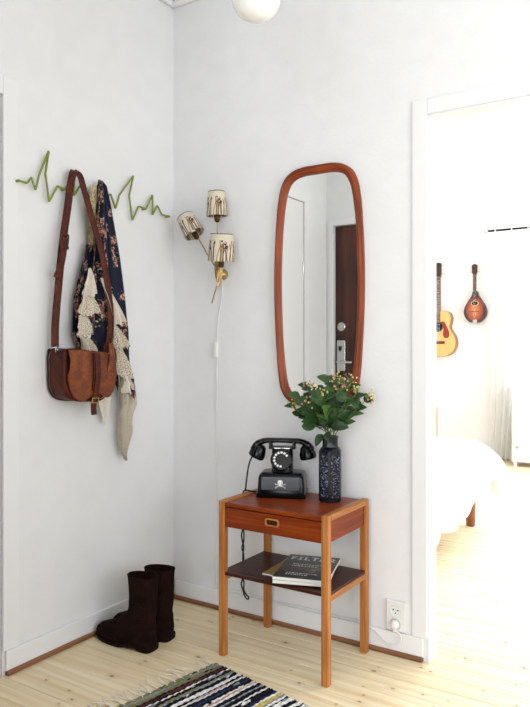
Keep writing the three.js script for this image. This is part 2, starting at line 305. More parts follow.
// windows (behind the camera, to the right of it, and in the bedroom)
function windowAt(name, along, a0, a1, y0, y1, plane, label) {   // along 'x' or 'z'
  const w = structureGroup(name, label), t = 0.05;
  const b = (p0, p1, q0, q1, d0, d1) => along === 'x' ? rbox(p0, p1, q0, q1, plane + d0, plane + d1, 0.004) : rbox(plane + d0, plane + d1, q0, q1, p0, p1, 0.004, 'z');
  part('frame', [b(a0, a0 + t, y0, y1, -0.03, 0.03), b(a1 - t, a1, y0, y1, -0.03, 0.03), b(a0 + t, a1 - t, y0, y0 + t, -0.03, 0.03), b(a0 + t, a1 - t, y1 - t, y1, -0.03, 0.03)], M.paint, w);
  const mid = (a0 + a1) / 2; part('mullion', b(mid - 0.025, mid + 0.025, y0 + t, y1 - t, -0.025, 0.025), M.paint, w);
  for (const [p0, p1] of [[a0 + t, mid - 0.025], [mid + 0.025, a1 - t]]) part('pane', b(p0, p1, y0 + t, y1 - t, -0.002, 0.002), M.pane, w);
  part('window_sill', along === 'x' ? rbox(a0 - 0.04, a1 + 0.04, y0 - 0.025, y0, plane + (plane < 0 ? 0.05 : -0.2), plane + (plane < 0 ? 0.2 : -0.05), 0.004) : rbox(plane - 0.2, plane - 0.05, y0 - 0.025, y0, a0 - 0.04, a1 + 0.04, 0.004, 'z'), M.paint, w);
}
windowAt('window_1', 'x', 1.56, 3.24, 0.25, 2.35, 4.65, 'tall hall window behind the camera');
windowAt('window_2', 'z', 0.9, 3.3, 0.8, 2.4, 4.45, 'hall window on the right');
windowAt('window_3', 'x', 0.7, 2.3, 0.75, 2.45, -5.05, 'bedroom window behind white curtains');
windowAt('window_4', 'z', -3.8, -2.2, 0.75, 2.45, 3.65, 'bedroom side window out of view');

// ---------------------------------------------------------------- side table
const tableTop = 0.597;
{
  const t = thing('side_table', 'teak side table with drawer, lower shelf and pale oak legs', 'table', [0, 0, 0]);
  const X0 = 0.556, X1 = 1.036, Z0 = 0.036, Z1 = 0.384, L = 0.028, y = 0.603;
  const legs = [[X0, Z0], [X1 - L, Z0], [X0, Z1 - L], [X1 - L, Z1 - L]];
  for (const [x, z] of legs) part('leg', rbox(x, x + L, 0, y, z, z + L, 0.004, 'y', [x * 7, z * 3]), M.oak, t);
  for (const x of [X0, X1 - L]) {
    part('top_rail', rbox(x, x + L, y - 0.022, y, Z0 + L, Z1 - L, 0.003, 'z', [x, 0]), M.oak, t, 'pale oak rail joining the legs');
    part('shelf_rail', rbox(x + 0.002, x + L - 0.002, 0.293, 0.315, Z0 + L, Z1 - L, 0.003, 'z', [x, 1]), M.oak, t, 'pale oak rail under the shelf');
    part('side_panel', box(x + 0.008, x + 0.02, 0.503, y - 0.022, Z0 + L, Z1 - L, 'z', [0.3, x]), M.teak, t);
  }
  part('top_panel', rbox(X0 + L, X1 - L, y - 0.022, tableTop, Z0 + 0.002, Z1 - 0.004, 0.003, 'x', [0.1, 0.2]), M.teak, t);
  part('back_panel', box(X0 + L, X1 - L, 0.503, y - 0.022, Z0 + 0.006, Z0 + 0.016), M.teakDark, t);
  part('drawer_box', box(X0 + L + 0.006, X1 - L - 0.006, 0.508, 0.572, Z0 + 0.03, Z1 - 0.022), M.teakDark, t);
  const dr = part('drawer', rbox(X0 + L + 0.002, X1 - L - 0.002, 0.503, y - 0.025, Z1 - 0.022, Z1 - 0.005, 0.002, 'x', [0.5, 0.63]), M.teak, t);
  const outer = new THREE.Shape(), hole = new THREE.Path(); const rrp = (s, w, h, r) => { s.moveTo(-w + r, -h); s.lineTo(w - r, -h); s.absarc(w - r, -h + r, r, -Math.PI / 2, 0); s.lineTo(w, h - r); s.absarc(w - r, h - r, r, 0, Math.PI / 2); s.lineTo(-w + r, h); s.absarc(-w + r, h - r, r, Math.PI / 2, Math.PI); s.lineTo(-w, -h + r); s.absarc(-w + r, -h + r, r, Math.PI, 1.5 * Math.PI); };
  rrp(outer, 0.030, 0.0145, 0.009); rrp(hole, 0.024, 0.009, 0.006); outer.holes.push(hole);
  part('pull', metreUV(extrude(outer, 0.009, 0.002).translate(0.802, 0.549, Z1 - 0.007), 'x'), M.oak, dr, 'pale oval finger pull');
  part('pull_recess', box(0.777, 0.827, 0.539, 0.559, Z1 - 0.008, Z1 - 0.0045), M.teakDark, dr);
  part('shelf', rbox(X0 + 0.004, X1 - 0.004, 0.3151, 0.3275, Z0 + L + 0.001, Z1 - L - 0.001, 0.002, 'x', [0.2, 0.1]), M.teakDark, t, 'dark reddish shelf board');
  part('shelf_edge', rbox(X0 + L, X1 - L, 0.3151, 0.3275, Z1 - L, Z1 - 0.004, 0.002, 'x', [0.3, 0.1]), M.teakDark, t);
}

// ---------------------------------------------------------------- mirror
{
  const m = thing('wall_mirror', 'tall rounded wall mirror in a reddish teak frame', 'mirror', [0.797, 1.452, 0]);
  // half outline from the top middle clockwise: widest above the middle, narrowing to the bottom
  const half = [[0, 0.503], [0.07, 0.502], [0.115, 0.492], [0.152, 0.468], [0.176, 0.425], [0.190, 0.36], [0.200, 0.25], [0.207, 0.10], [0.208, 0.0], [0.205, -0.12], [0.198, -0.25], [0.189, -0.36], [0.176, -0.43], [0.152, -0.47], [0.115, -0.492], [0.07, -0.501], [0, -0.503]];
  const full = [...half, ...half.slice(1, -1).reverse().map(([x, y]) => [-x, y])];
  const curve = new THREE.CatmullRomCurve3(full.map(([x, y]) => V(x, y, 0)), true, 'centripetal'), N = 160;
  const pts = []; for (let i = 0; i < N; i++) pts.push(curve.getPointAt(i / N));
  const nrm = pts.map((p, i) => { const d = pts[(i + 1) % N].clone().sub(pts[(i + N - 1) % N]).normalize(); return V(-d.y, d.x, 0); });
  // cross-section of the frame: [inset from the outer edge, z]
  const sec = [[0.004, 0.0], [0.0, 0.006], [0.0, 0.026], [0.003, 0.032], [0.010, 0.034], [0.017, 0.030], [0.0245, 0.024], [0.0265, 0.018], [0.0265, 0.009], [0.018, 0.0]];
  const rings = []; for (let i = 0; i <= N; i++) { const p = pts[i % N], n = nrm[i % N], wide = 1 + 0.7 * Math.max(0, Math.abs(p.y) / 0.5 - 0.5); rings.push(sec.map(([k, z]) => p.clone().addScaledVector(n, -k * wide).setZ(z)).reverse()); }
  const fr = loft(rings, { capA: false, capB: false, crease: 35 }); { const u = fr.attributes.uv; for (let i = 0; i < u.count; i++) u.setXY(i, u.getY(i), u.getX(i)); }
  part('frame', fr, M.mirrorWood, m);
  const inner = shapeOf(pts.map((p, i) => { const q = p.clone().addScaledVector(nrm[i], -0.022); return [q.x, q.y]; }));
  part('glass', new THREE.ExtrudeGeometry(inner, { depth: 0.004, bevelEnabled: false }).translate(0, 0, 0.009), M.mirror, m, 'clear mirror glass');
}


// ---------------------------------------------------------------- telephone
{
  const t = thing('telephone', 'black rotary telephone with a silver skull on its front', 'telephone', [0.700, tableTop, 0.140], 24 * R);
  part('body', loft([rr(0, 0.196, 0.142, 0.012), rr(0.003, 0.2, 0.146, 0.014), rr(0.018, 0.2, 0.146, 0.014), rr(0.021, 0.19, 0.136, 0.014), rr(0.076, 0.184, 0.130, 0.016), rr(0.088, 0.178, 0.124, 0.018), rr(0.096, 0.164, 0.11, 0.02), rr(0.099, 0.14, 0.09, 0.02)], { crease: 35 }), M.black, t);
  part('front_panel', rbox(-0.078, 0.078, 0.026, 0.080, 0.0655, 0.0695, 0.002).rotateX(-0.05).translate(0, 0.002, 0.0022), std({ color: 0x0b1024, roughness: 0.15 }), t, 'glossy blue black front panel');
  // skull and crossed bones
  const silver = std({ color: 0xd8d8d4, metalness: 0.6, roughness: 0.35 }), zf = 0.0715;
  const skull = shapeOf([[-0.004, 0], [-0.0045, 0.004], [-0.0085, 0.006], [-0.0105, 0.012], [-0.009, 0.019], [-0.004, 0.0225], [0.004, 0.0225], [0.009, 0.019], [0.0105, 0.012], [0.0085, 0.006], [0.0045, 0.004], [0.004, 0]], true);
  for (const sx of [-1, 1]) { const e = new THREE.Path(); e.absellipse(sx * 0.0042, 0.0115, 0.0026, 0.003, 0, Math.PI * 2, true); skull.holes.push(e); }
  { const e = new THREE.Path(); e.absellipse(0, 0.0068, 0.0012, 0.0016, 0, Math.PI * 2, true); skull.holes.push(e); }
  const bones = []; for (const sg of [-1, 1]) { bones.push(rod([-0.019 * sg, -0.009, 0], [0.019 * sg, 0.004, 0], 0.0017)); for (const [x, y] of [[-0.019, -0.009], [0.019, 0.004]]) for (const d of [-1, 1]) bones.push(new THREE.SphereGeometry(0.0024, 8, 6).translate(x * sg + d * 0.0006 * sg, y + d * 0.0019, 0)); }
  const em = new THREE.Group(); em.name = 'skull_emblem'; em.position.set(0, 0.053, zf); t.add(em);
  part('skull', extrude(skull, 0.0024, 0.0005, 1).translate(0, -0.002, 0), silver, em); part('crossed_bones', bones, silver, em);
  // neck, dial, cradle
  part('neck', loft([rr(0.094, 0.10, 0.085, 0.03), rr(0.104, 0.088, 0.074, 0.03), rr(0.13, 0.086, 0.066, 0.028), rr(0.165, 0.088, 0.056, 0.024), rr(0.184, 0.085, 0.05, 0.02), rr(0.19, 0.078, 0.044, 0.018)], { crease: 40 }), M.black, t);
  const dial = new THREE.Group(); dial.name = 'rotary_dial'; dial.position.set(0, 0.149, 0.036); dial.rotation.x = -14 * R; t.add(dial);
  part('dial_ring', lathe([[0, 0], [0.043, 0], [0.044, 0.004], [0.042, 0.008], [0.038, 0.009], [0, 0.009]], 40).rotateX(Math.PI / 2), M.black, dial);
  part('finger_wheel', lathe([[0, 0.009], [0.036, 0.009], [0.0365, 0.0105], [0.035, 0.012], [0.014, 0.0125], [0.013, 0.014], [0, 0.0145]], 40).rotateX(Math.PI / 2), M.blackMatte, dial);
  for (let i = 0; i < 10; i++) { const a = (35 + i * 26) * R; part('number_spot', lathe([[0, 0], [0.0047, 0], [0.0047, 0.0012], [0, 0.0014]], 14).rotateX(Math.PI / 2).translate(0.0275 * Math.cos(a), 0.0275 * Math.sin(a), 0.0122), M.whitePlastic, dial, 'white number spot'); }
  part('cradle', [rbox(-0.055, 0.055, 0.188, 0.200, -0.02, 0.02, 0.005), ...[-1, 1].flatMap((s) => [-1, 1].map((d) => rbox(s * 0.048 - 0.005, s * 0.048 + 0.005, 0.194, 0.222, d * 0.021 - 0.004, d * 0.021 + 0.004, 0.003)))], M.black, t);
  part('cradle_strip', rbox(-0.032, 0.032, 0.190, 0.195, 0.0195, 0.0215, 0.001), M.chrome, t, 'thin chrome strip');
  const hs = new THREE.Group(); hs.name = 'handset'; t.add(hs);
  const gp = [[-0.118, 0.182, 0], [-0.105, 0.205, 0], [-0.075, 0.219, 0], [-0.03, 0.222, 0], [0.03, 0.222, 0], [0.075, 0.219, 0], [0.105, 0.205, 0], [0.118, 0.185, 0]], gc = new THREE.CatmullRomCurve3(gp.map((p) => V(...p))), rings = [];
  for (let i = 0; i <= 36; i++) { const u = i / 36, p = gc.getPoint(u), d = gc.getTangent(u), n = V(-d.y, d.x, 0), k = Math.abs(u - 0.5) * 2, ry = lerp(0.0105, 0.017, k * k), rz = lerp(0.014, 0.021, k * k); const r = []; for (let j = 0; j < 16; j++) { const a = j / 16 * 2 * Math.PI; r.push(p.clone().addScaledVector(n, Math.cos(a) * ry).add(V(0, 0, Math.sin(a) * rz))); } rings.push(r.reverse()); }
  part('grip', loft(rings, { crease: 60 }), M.black, hs);
  for (const s of [-1, 1]) part(s < 0 ? 'mouthpiece' : 'earpiece', lathe([[0, 0.036], [0.016, 0.036], [0.024, 0.028], [0.029, 0.014], [0.034, 0.0], [0.034, -0.016], [0.030, -0.021], [0, -0.022]], 28).rotateZ(s * (s < 0 ? 26 : 12) * R).translate(s * 0.102, 0.170, 0), M.black, hs);
}
{
  const t = scene.getObjectByName('telephone'); t.updateMatrixWorld(); const inv = t.matrixWorld.clone().invert(), X = 0.5465;
  const hang = (pts, r, n) => tube(pts.map(([y, z, dx = 0]) => [X + dx, y, z]), r, n, 8).applyMatrix4(inv);
  part('handset_cord', tube([[0.592, 0.762, 0.195], [0.576, 0.72, 0.20], [0.566, 0.65, 0.205], [0.562, 0.617, 0.205], [0.556, 0.609, 0.203], [X + 0.002, 0.604, 0.202], [X, 0.59, 0.20], [X, 0.52, 0.20], [X, 0.46, 0.20]], 0.0034, 60, 8).applyMatrix4(inv), M.blackMatte, t, 'black cloth cord');
  part('handset_cord', hang([[0.50, 0.2], [0.455, 0.202], [0.43, 0.211], [0.40, 0.206], [0.375, 0.196], [0.345, 0.202], [0.25, 0.204], [0.225, 0.213], [0.20, 0.203], [0.165, 0.186], [0.148, 0.165], [0.152, 0.158], [0.172, 0.178], [0.198, 0.196], [0.222, 0.194], [0.25, 0.200], [0.345, 0.198], [0.375, 0.209], [0.40, 0.196], [0.43, 0.194], [0.455, 0.200], [0.50, 0.2]], 0.0032, 150), M.blackMatte, t, 'black cloth cord');
  part('line_cord', tube([[0.63, 0.602, 0.10], [0.605, 0.602, 0.14], [0.585, 0.604, 0.18], [0.565, 0.610, 0.196], [0.553, 0.608, 0.198]], 0.0036, 20, 8).applyMatrix4(inv), M.blackMatte, t, 'black cloth cord');
}

// ---------------------------------------------------------------- vase and bouquet
const vaseAt = [0.912, tableTop, 0.128];
{
  const v = thing('vase', 'tall dark blue vase with silvery embossed facets', 'vase', vaseAt, 20 * R);
  const fleck = (u, vv) => { let k = 0; const gu = u * 72, gv = vv * 60; const n = noise(gu, gv, 72, 60, 91), m = noise(gu * 2, gv * 2, 144, 120, 92); k = smooth(0.60, 0.76, 0.65 * n + 0.35 * m + 0.05); const f = (u * 6) % 1, edge = smooth(0.06, 0.16, f) * smooth(0.06, 0.16, 1 - f) * smooth(0.03, 0.08, vv) * smooth(0.03, 0.08, 1 - vv); return k * edge; };
  const col = tex(512, 512, (u, w) => mix3([8, 10, 22], [138, 148, 178], fleck(u, w)), true), bmp = tex(512, 512, (u, w) => { const k = 255 * fleck(u, w); return [k, k, k]; }, false);
  const glaze = std({ map: col, bumpMap: bmp, bumpScale: 0.003, roughness: 0.22, specularIntensity: 0.7 }), plainGlaze = std({ color: 0x0a0e1e, roughness: 0.2, specularIntensity: 0.7 });
  const hex = (y, r, soft = 0.12) => { const o = []; for (let i = 0; i < 6; i++) for (let k = 0; k < 6; k++) { const a = (i * 60 + (k - 2.5) * 10) * R, b = (k - 2.5) * 10 * R, rad = lerp(r / Math.cos(b) * 1.0, r * 1.06, soft + 0.25 * Math.pow(Math.abs(k - 2.5) / 2.5, 4)); o.push(V(Math.cos(a) * rad, y, Math.sin(a) * rad)); } return o.reverse(); };
  part('body', loft([hex(0.012, 0.0425), hex(0.06, 0.043), hex(0.12, 0.043), hex(0.196, 0.0425)], { capA: false, capB: false, crease: 30, uvs: true }), glaze, v);
  part('foot', loft([hex(0, 0.040), hex(0.004, 0.0425), hex(0.012, 0.0425)], { capB: false, crease: 30 }), plainGlaze, v);
  part('neck', loft([hex(0.196, 0.0425), hex(0.207, 0.037, 0.4), hex(0.213, 0.030, 0.9), hex(0.222, 0.0285, 1), hex(0.244, 0.0285, 1), hex(0.250, 0.0305, 1), hex(0.254, 0.0300, 1), hex(0.254, 0.0250, 1), hex(0.235, 0.0235, 1), hex(0.21, 0.0235, 1)], { capA: false, crease: 30 }), plainGlaze, v);
}
{
  const b = thing('bouquet', 'green leafy bouquet with small cream and pink berries in the blue vase', 'bouquet', [vaseAt[0], tableTop + 0.215, vaseAt[2]]);
  const rnd = rng(77), stemM = std({ color: 0x6d7a3c, roughness: 0.6 }), leafM = [[42, 76, 32], [54, 92, 40], [32, 62, 28], [80, 118, 56]].map(([r, g, bl]) => std({ color: new THREE.Color(`rgb(${r},${g},${bl})`), roughness: 0.5, transmission: 0.25, thickness: 0 }));
  const berryM = [0xe2d6a0, 0xd0a080, 0xc2bc6c].map((c) => std({ color: c, roughness: 0.55 }));
  const leafGeo = [1, 0.75].map((wide) => sheet(4, 6, (u, v) => { const w = wide * 0.42 * Math.pow(Math.sin(Math.PI * Math.pow(v, 0.8)), 0.75) + 0.004, x = (u - 0.5) * 2 * w; return [x, v, -0.25 * v * v + 0.35 * Math.abs(x) + 0.03 * Math.sin(v * 5)]; }));
  const leaf = (p, dir, size, face) => {
    const m = part('leaf', leafGeo[rnd() < 0.5 ? 0 : 1], leafM[Math.floor(rnd() * 4)], b); m.position.set(...p); m.scale.setScalar(size);
    const y = V(...dir).normalize(), z = V(...face).addScaledVector(y, -V(...face).dot(y)).normalize(), x = V().crossVectors(y, z); m.quaternion.setFromRotationMatrix(new THREE.Matrix4().makeBasis(x, y, z));
  };
  const blob = new THREE.IcosahedronGeometry(1, 1);
  // stems: end points [x, y, z] relative to the vase mouth region, leaf size, berries
  const tips = [[-0.125, 0.185, 0.02, 1, 0], [-0.105, 0.225, -0.02, 1, 1], [-0.145, 0.15, 0.04, 0.7, 1], [-0.05, 0.215, 0.05, 0.9, 1], [-0.02, 0.25, -0.03, 0.8, 1], [0.035, 0.265, 0.02, 0.8, 1], [0.07, 0.25, -0.04, 0.8, 1], [0.06, 0.235, 0.05, 0.8, 1], [0.125, 0.215, 0.03, 0.9, 1], [0.155, 0.20, -0.03, 0.8, 1], [0.10, 0.19, 0.06, 1, 0], [0.0, 0.20, 0.08, 1, 1], [-0.07, 0.17, 0.06, 1, 1], [0.12, 0.165, -0.02, 1, 0], [0.02, 0.17, 0.07, 1.1, 0], [-0.03, 0.15, 0.075, 1.1, 0]];
  tips.forEach(([x, y, z, ls, bz], i) => {
    const a = i * 2.4, c = new THREE.CatmullRomCurve3([V(0.012 * Math.cos(a), -0.17, 0.012 * Math.sin(a)), V(0.014 * Math.cos(a), 0.03, 0.014 * Math.sin(a)), V(x * 0.45, y * 0.55, z * 0.5), V(x, y, z)]);
    part('stem', new THREE.TubeGeometry(c, 14, 0.0017, 5), stemM, b);
    for (let k = 0; k < 7; k++) { const u = 0.56 + 0.44 * (k / 6.5) + 0.02 * rnd(), p = c.getPoint(Math.min(u, 1)), t = c.getTangent(Math.min(u, 1)), an = k * 2.3 + rnd() * 2, d = V(Math.cos(an), 0.1 + rnd() * 0.4, Math.sin(an) + 0.2).addScaledVector(t, 0.5); leaf(p.toArray(), d.toArray(), ls * (0.045 + 0.026 * rnd()), [rnd() - 0.2, 0.5 + 0.4 * rnd(), 0.7 * rnd() + 0.35]); }
    if (bz) for (let q = 0; q < (i % 3 ? 1 : 2); q++) {
      const g = [], gm = []; const cx = x * (q ? 0.9 : 1.03) + (rnd() - 0.5) * 0.02, cy = y * (q ? 0.9 : 1.0) + 0.012, cz = z + (rnd() - 0.4) * 0.03;
      for (let k = 0; k < 9; k++) { const px = cx + (rnd() - 0.5) * 0.05, py = cy + (rnd() - 0.5) * 0.04, pz = cz + (rnd() - 0.5) * 0.045, r = 0.0028 + 0.0018 * rnd(); g.push(blob.clone().scale(r, r * 1.2, r).translate(px, py, pz)); gm.push(rod([x * 0.93, y * 0.9, z * 0.95], [px, py, pz], 0.0007, 0.0007, 4)); }
      const cl = part('berry_cluster', g, berryM[(i + q) % 3], b, 'cluster of small pale berries'); cl.userData.kind = 'stuff'; part('twigs', gm, stemM, cl).userData.kind = 'stuff';
    }
  });
  leaf([-0.03, 0.082, 0.055], [-1, 0.05, 0.3], 0.064, [0.2, 0.5, 0.9]); leaf([0.035, 0.085, 0.06], [1, 0.1, 0.1], 0.07, [0.3, 0.5, 0.9]);
  leaf([-0.005, 0.05, 0.05], [-0.1, -0.25, 0.3], 0.055, [0, 0.3, 1]); leaf([0.012, 0.06, 0.05], [0.35, -0.6, 0.5], 0.045, [0, 0.4, 1]); leaf([-0.02, 0.1, 0.05], [-0.7, 0.1, 0.5], 0.07, [0.1, 0.6, 0.8]); leaf([0.0, 0.11, 0.06], [0.1, 0.8, 0.3], 0.065, [0, 0.2, 1]);
}

// ---------------------------------------------------------------- magazines on the shelf
{
  const cover = document.createElement('canvas'); cover.width = 420; cover.height = 580; const c = cover.getContext('2d'), rnd = rng(9);
  c.fillStyle = '#14161d'; c.fillRect(0, 0, 420, 580);
  for (let i = 0; i < 70; i++) { c.fillStyle = `rgba(${90 + 70 * rnd()},${80 + 60 * rnd()},${80 + 40 * rnd()},0.16)`; c.beginPath(); c.ellipse(210 + (rnd() - 0.5) * 220, 330 + (rnd() - 0.5) * 180, 20 + 46 * rnd(), 12 + 26 * rnd(), rnd() * 3, 0, 7); c.fill(); }
  c.fillStyle = '#e9edf0'; c.font = 'bold 118px sans-serif'; c.textAlign = 'center'; c.fillText('FILTER', 210, 130, 392);
  c.fillStyle = '#cfd3d6'; c.font = 'bold 30px sans-serif'; for (const [x, y, w] of [[80, 250, 260], [80, 292, 190], [80, 470, 240], [80, 506, 150]]) { let px = x; while (px < x + w) { const q = 8 + 16 * rnd(); c.fillRect(px, y - 18, q, 18); px += q + 7; } }
  const ct = new THREE.CanvasTexture(cover); ct.colorSpace = THREE.SRGBColorSpace;
  const paper = std({ color: 0xe8e5de, roughness: 0.7 }), coverM = std({ map: ct, roughness: 0.25, clearcoat: 0.3 }), y0 = 0.3278;
  const mag = (name, label, turn, x, z, y, w, l, h, top) => {
    const t = thing(name, label, 'magazine', [x, y, z], turn, 'magazines on the table shelf');
    part('pages', rbox(-w / 2 + 0.001, w / 2 - 0.001, 0.0008, h - 0.0008, -l / 2 + 0.001, l / 2 - 0.001, 0.001), paper, t, 'white page block');
    const g = sheet(1, 1, (u, v) => [(u - 0.5) * w, h + 0.0006, (v - 0.5) * l], (u, v) => [u, 1 - v]); const lid = rbox(-w / 2, w / 2, h - 0.0008, h - 0, -l / 2, l / 2, 0.0003);
    part('cover', g, top, t); part('cover_edge', [lid, rbox(-w / 2, w / 2, 0, 0.0008, -l / 2, l / 2, 0.0003), rbox(-w / 2 - 0.0004, -w / 2 + 0.001, 0, h, -l / 2, l / 2, 0.0003)], paper, t); return t;
  };
  mag('magazine', 'yellow covered magazine lowest in the small pile', 4 * R, 0.815, 0.195, y0, 0.20, 0.25, 0.006, std({ color: 0xb08a38, roughness: 0.4 }));
  mag('magazine', 'thick white edged magazine in the middle of the pile', 20 * R, 0.866, 0.236, y0 + 0.0062, 0.205, 0.275, 0.011, std({ color: 0xd9dcda, roughness: 0.35 }));
  mag('magazine', 'dark covered magazine with large white title on top', 17 * R, 0.870, 0.232, y0 + 0.0182, 0.205, 0.28, 0.011, coverM);
}

// ---------------------------------------------------------------- coat rack
{
  const t = thing('coat_rack', 'green zigzag wire coat rack shaped like a heartbeat line', 'coat rack', [0, 0, 0]);
  const unit = [[0.896, 1.814], [0.862, 1.811], [0.842, 1.838], [0.823, 1.793], [0.807, 1.853], [0.761, 1.957], [0.777, 1.864], [0.760, 1.760], [0.719, 1.829], [0.680, 1.824], [0.636, 1.896], [0.636, 1.806], [0.605, 1.853], [0.573, 1.815]];
  const un2 = [[0.520, 1.815], [0.500, 1.878], [0.470, 1.812], [0.449, 1.838], [0.436, 1.852], [0.407, 1.793], [0.385, 1.855], [0.298, 1.957], [0.325, 1.864], [0.304, 1.759], [0.266, 1.828], [0.218, 1.824], [0.174, 1.896], [0.174, 1.804], [0.143, 1.853], [0.111, 1.815], [0.056, 1.816]];
  part('wire', polytube([...unit, ...un2].map(([z, y]) => [0.024, y, z]), 0.0042, 8, 0.006), M.green, t);
  for (const [z, y] of [[0.896, 1.814], [0.680, 1.824], [0.218, 1.824], [0.056, 1.816]]) part('wall_peg', rod([0.0, y, z], [0.024, y, z], 0.005), M.green, t);
}

// ---------------------------------------------------------------- leather bag
{
  const t = thing('shoulder_bag', 'brown leather saddle bag hanging from the green rack', 'bag', [0.062, 1.078, 0.632], Math.PI / 2);
  // local x runs along the wall (to the right), z away from the wall
  const tilt = new THREE.Group(); const rz = -3.5 * R;
  const body = shapeOf([[-0.122, 0.10], [-0.126, 0.02], [-0.115, -0.05], [-0.085, -0.082], [0, -0.092], [0.085, -0.082], [0.118, -0.045], [0.126, 0.02], [0.118, 0.08], [0.09, 0.10], [0, 0.106]], true);
  const bodyG = (g) => { metreUV(g, 'x'); return g.rotateZ(rz); };
  part('body', bodyG(extrude(body, 0.088, 0.016, 4, 10).translate(0, 0, -0.048)), M.leatherDark, t);
  for (const z of [-0.048, 0.036]) { const c = new THREE.CatmullRomCurve3(body.getPoints(4).map((p) => V(p.x * 1.0, p.y * 1.0, z)), true); part('piping', new THREE.TubeGeometry(c, 90, 0.003, 6, true).rotateZ(rz), M.leatherDark, t); }
  // flap: lies over the top and down the front with a waved lower edge
  const fl = sheet(36, 30, (u, v) => {
    const x = lerp(-0.114, 0.138, u), low = -0.067 + 0.018 * Math.cos((u - 0.62) * 9) * (u > 0.25 ? 1 : 0.6) - 0.008, cor = Math.pow(Math.abs(u - 0.5) * 2, 6) * 0.075, s = v;
    const top = 0.103 - 0.05 * Math.pow(clamp((u - 0.72) / 0.28), 2);
    if (s < 0.3) { const a = (s / 0.3) * Math.PI / 2; return [x, top - 0.012 + 0.016 * Math.sin(a), lerp(-0.04, 0.044, s / 0.3) + 0.004 * Math.sin(a)]; }
    const k = (s - 0.3) / 0.7, y = lerp(top + 0.004, low + cor, k); return [x, y, 0.048 + 0.012 * Math.sin(k * Math.PI * 0.9) + 0.004 * Math.sin(u * 9 + k * 3)];
  }, (u, v, p) => [p[0], p[1] + p[2]]);
  const flb = fl.clone(); { const p = flb.attributes.position, n = fl.attributes.normal; for (let i = 0; i < p.count; i++) p.setXYZ(i, p.getX(i) - n.getX(i) * 0.004, p.getY(i) - n.getY(i) * 0.004, p.getZ(i) - n.getZ(i) * 0.004); }
  const edge = []; for (let i = 0; i <= 36; i++) edge.push([fl.attributes.position, 30 * 37 + i]);
  const epts = edge.map(([p, i]) => [p.getX(i), p.getY(i), p.getZ(i) - 0.002]);
  const flap = part('flap', [fl.rotateZ(rz), flb.rotateZ(rz)], M.leather, t, 'tan suede front flap'); part('flap_edge', tube(epts, 0.0032, 60, 6).rotateZ(rz), M.leather, flap);
  // closing belt with buckle
  const belt = part('closing_belt', band([[0.026, 0.1, 0.056], [0.026, 0.05, 0.064], [0.024, -0.02, 0.068], [0.022, -0.075, 0.062], [0.020, -0.105, 0.055], [0.024, -0.145, 0.056]], [1, 0, 0], 0.027, 0.004, 40).rotateZ(rz), M.leatherDark, t);
  const br = []; for (const [a, c, d, e] of [[-0.018, -0.014, -0.098, -0.078], [0.014, 0.018, -0.098, -0.078], [-0.018, 0.018, -0.081, -0.077], [-0.018, 0.018, -0.099, -0.095]]) br.push(rbox(0.021 + a, 0.021 + c, d, e, 0.061, 0.066, 0.0015).rotateZ(rz)); part('buckle', br, M.brass, belt, 'small metal buckle');
  part('seam', band([[0.008, 0.1, 0.053], [0.006, 0.03, 0.064], [0.004, -0.05, 0.060]], [1, 0, 0], 0.004, 0.005, 20).rotateZ(rz), M.leatherDark, flap);
  // strap: from the left ring up over the rack and down to the right end
  const W = (x, y, z) => [-(z - 0.632), y - 1.078, x - 0.062];   // world to local
  const sl = [W(0.055, 1.20, 0.757), W(0.05, 1.28, 0.752), W(0.05, 1.42, 0.738), W(0.046, 1.60, 0.713), W(0.042, 1.75, 0.684), W(0.040, 1.86, 0.664), W(0.036, 1.895, 0.650), W(0.026, 1.906, 0.637)];
  const sr = [W(0.026, 1.906, 0.637), W(0.040, 1.892, 0.624), W(0.052, 1.84, 0.612), W(0.075, 1.72, 0.588), W(0.098, 1.58, 0.556), W(0.112, 1.42, 0.532), W(0.112, 1.28, 0.520), W(0.095, 1.20, 0.524), W(0.075, 1.14, 0.532)];
  part('strap', band(sl, [1, 0, 0.35], 0.030, 0.004, 70), M.leatherDark, t, 'dark brown shoulder strap'); part('strap', band(sr, [1, 0, 0.35], 0.026, 0.004, 70), M.leatherDark, t, 'dark brown shoulder strap');
  part('strap_tab', band([W(0.120, 1.215, 0.530), W(0.128, 1.16, 0.528), W(0.126, 1.10, 0.534)], [1, 0, 0], 0.040, 0.006, 20, (u) => 0.55 + 0.45 * u), M.leather, t);
  part('strap_end', band([W(0.056, 1.625, 0.712), W(0.062, 1.56, 0.724), W(0.064, 1.50, 0.742), W(0.062, 1.465, 0.756)], [1, 0, 0.35], 0.026, 0.004, 24), M.leatherDark, t);
  const bk = part('strap_buckle', tube([W(0.056, 1.635, 0.726), W(0.058, 1.638, 0.694), W(0.058, 1.596, 0.698), W(0.056, 1.594, 0.734)], 0.0035, 40, 6, true, 0.1), M.brassDark, t, 'dark metal strap buckle');
  part('keeper', band([W(0.062, 1.585, 0.738), W(0.064, 1.586, 0.715), W(0.062, 1.587, 0.697)], [0, 1, 0], 0.014, 0.004, 12), M.leatherDark, bk);
  part('ring', new THREE.TorusGeometry(0.014, 0.0025, 8, 24).rotateY(0.6).translate(-0.121, 0.114, -0.002), M.chrome, t, 'small metal ring');
}

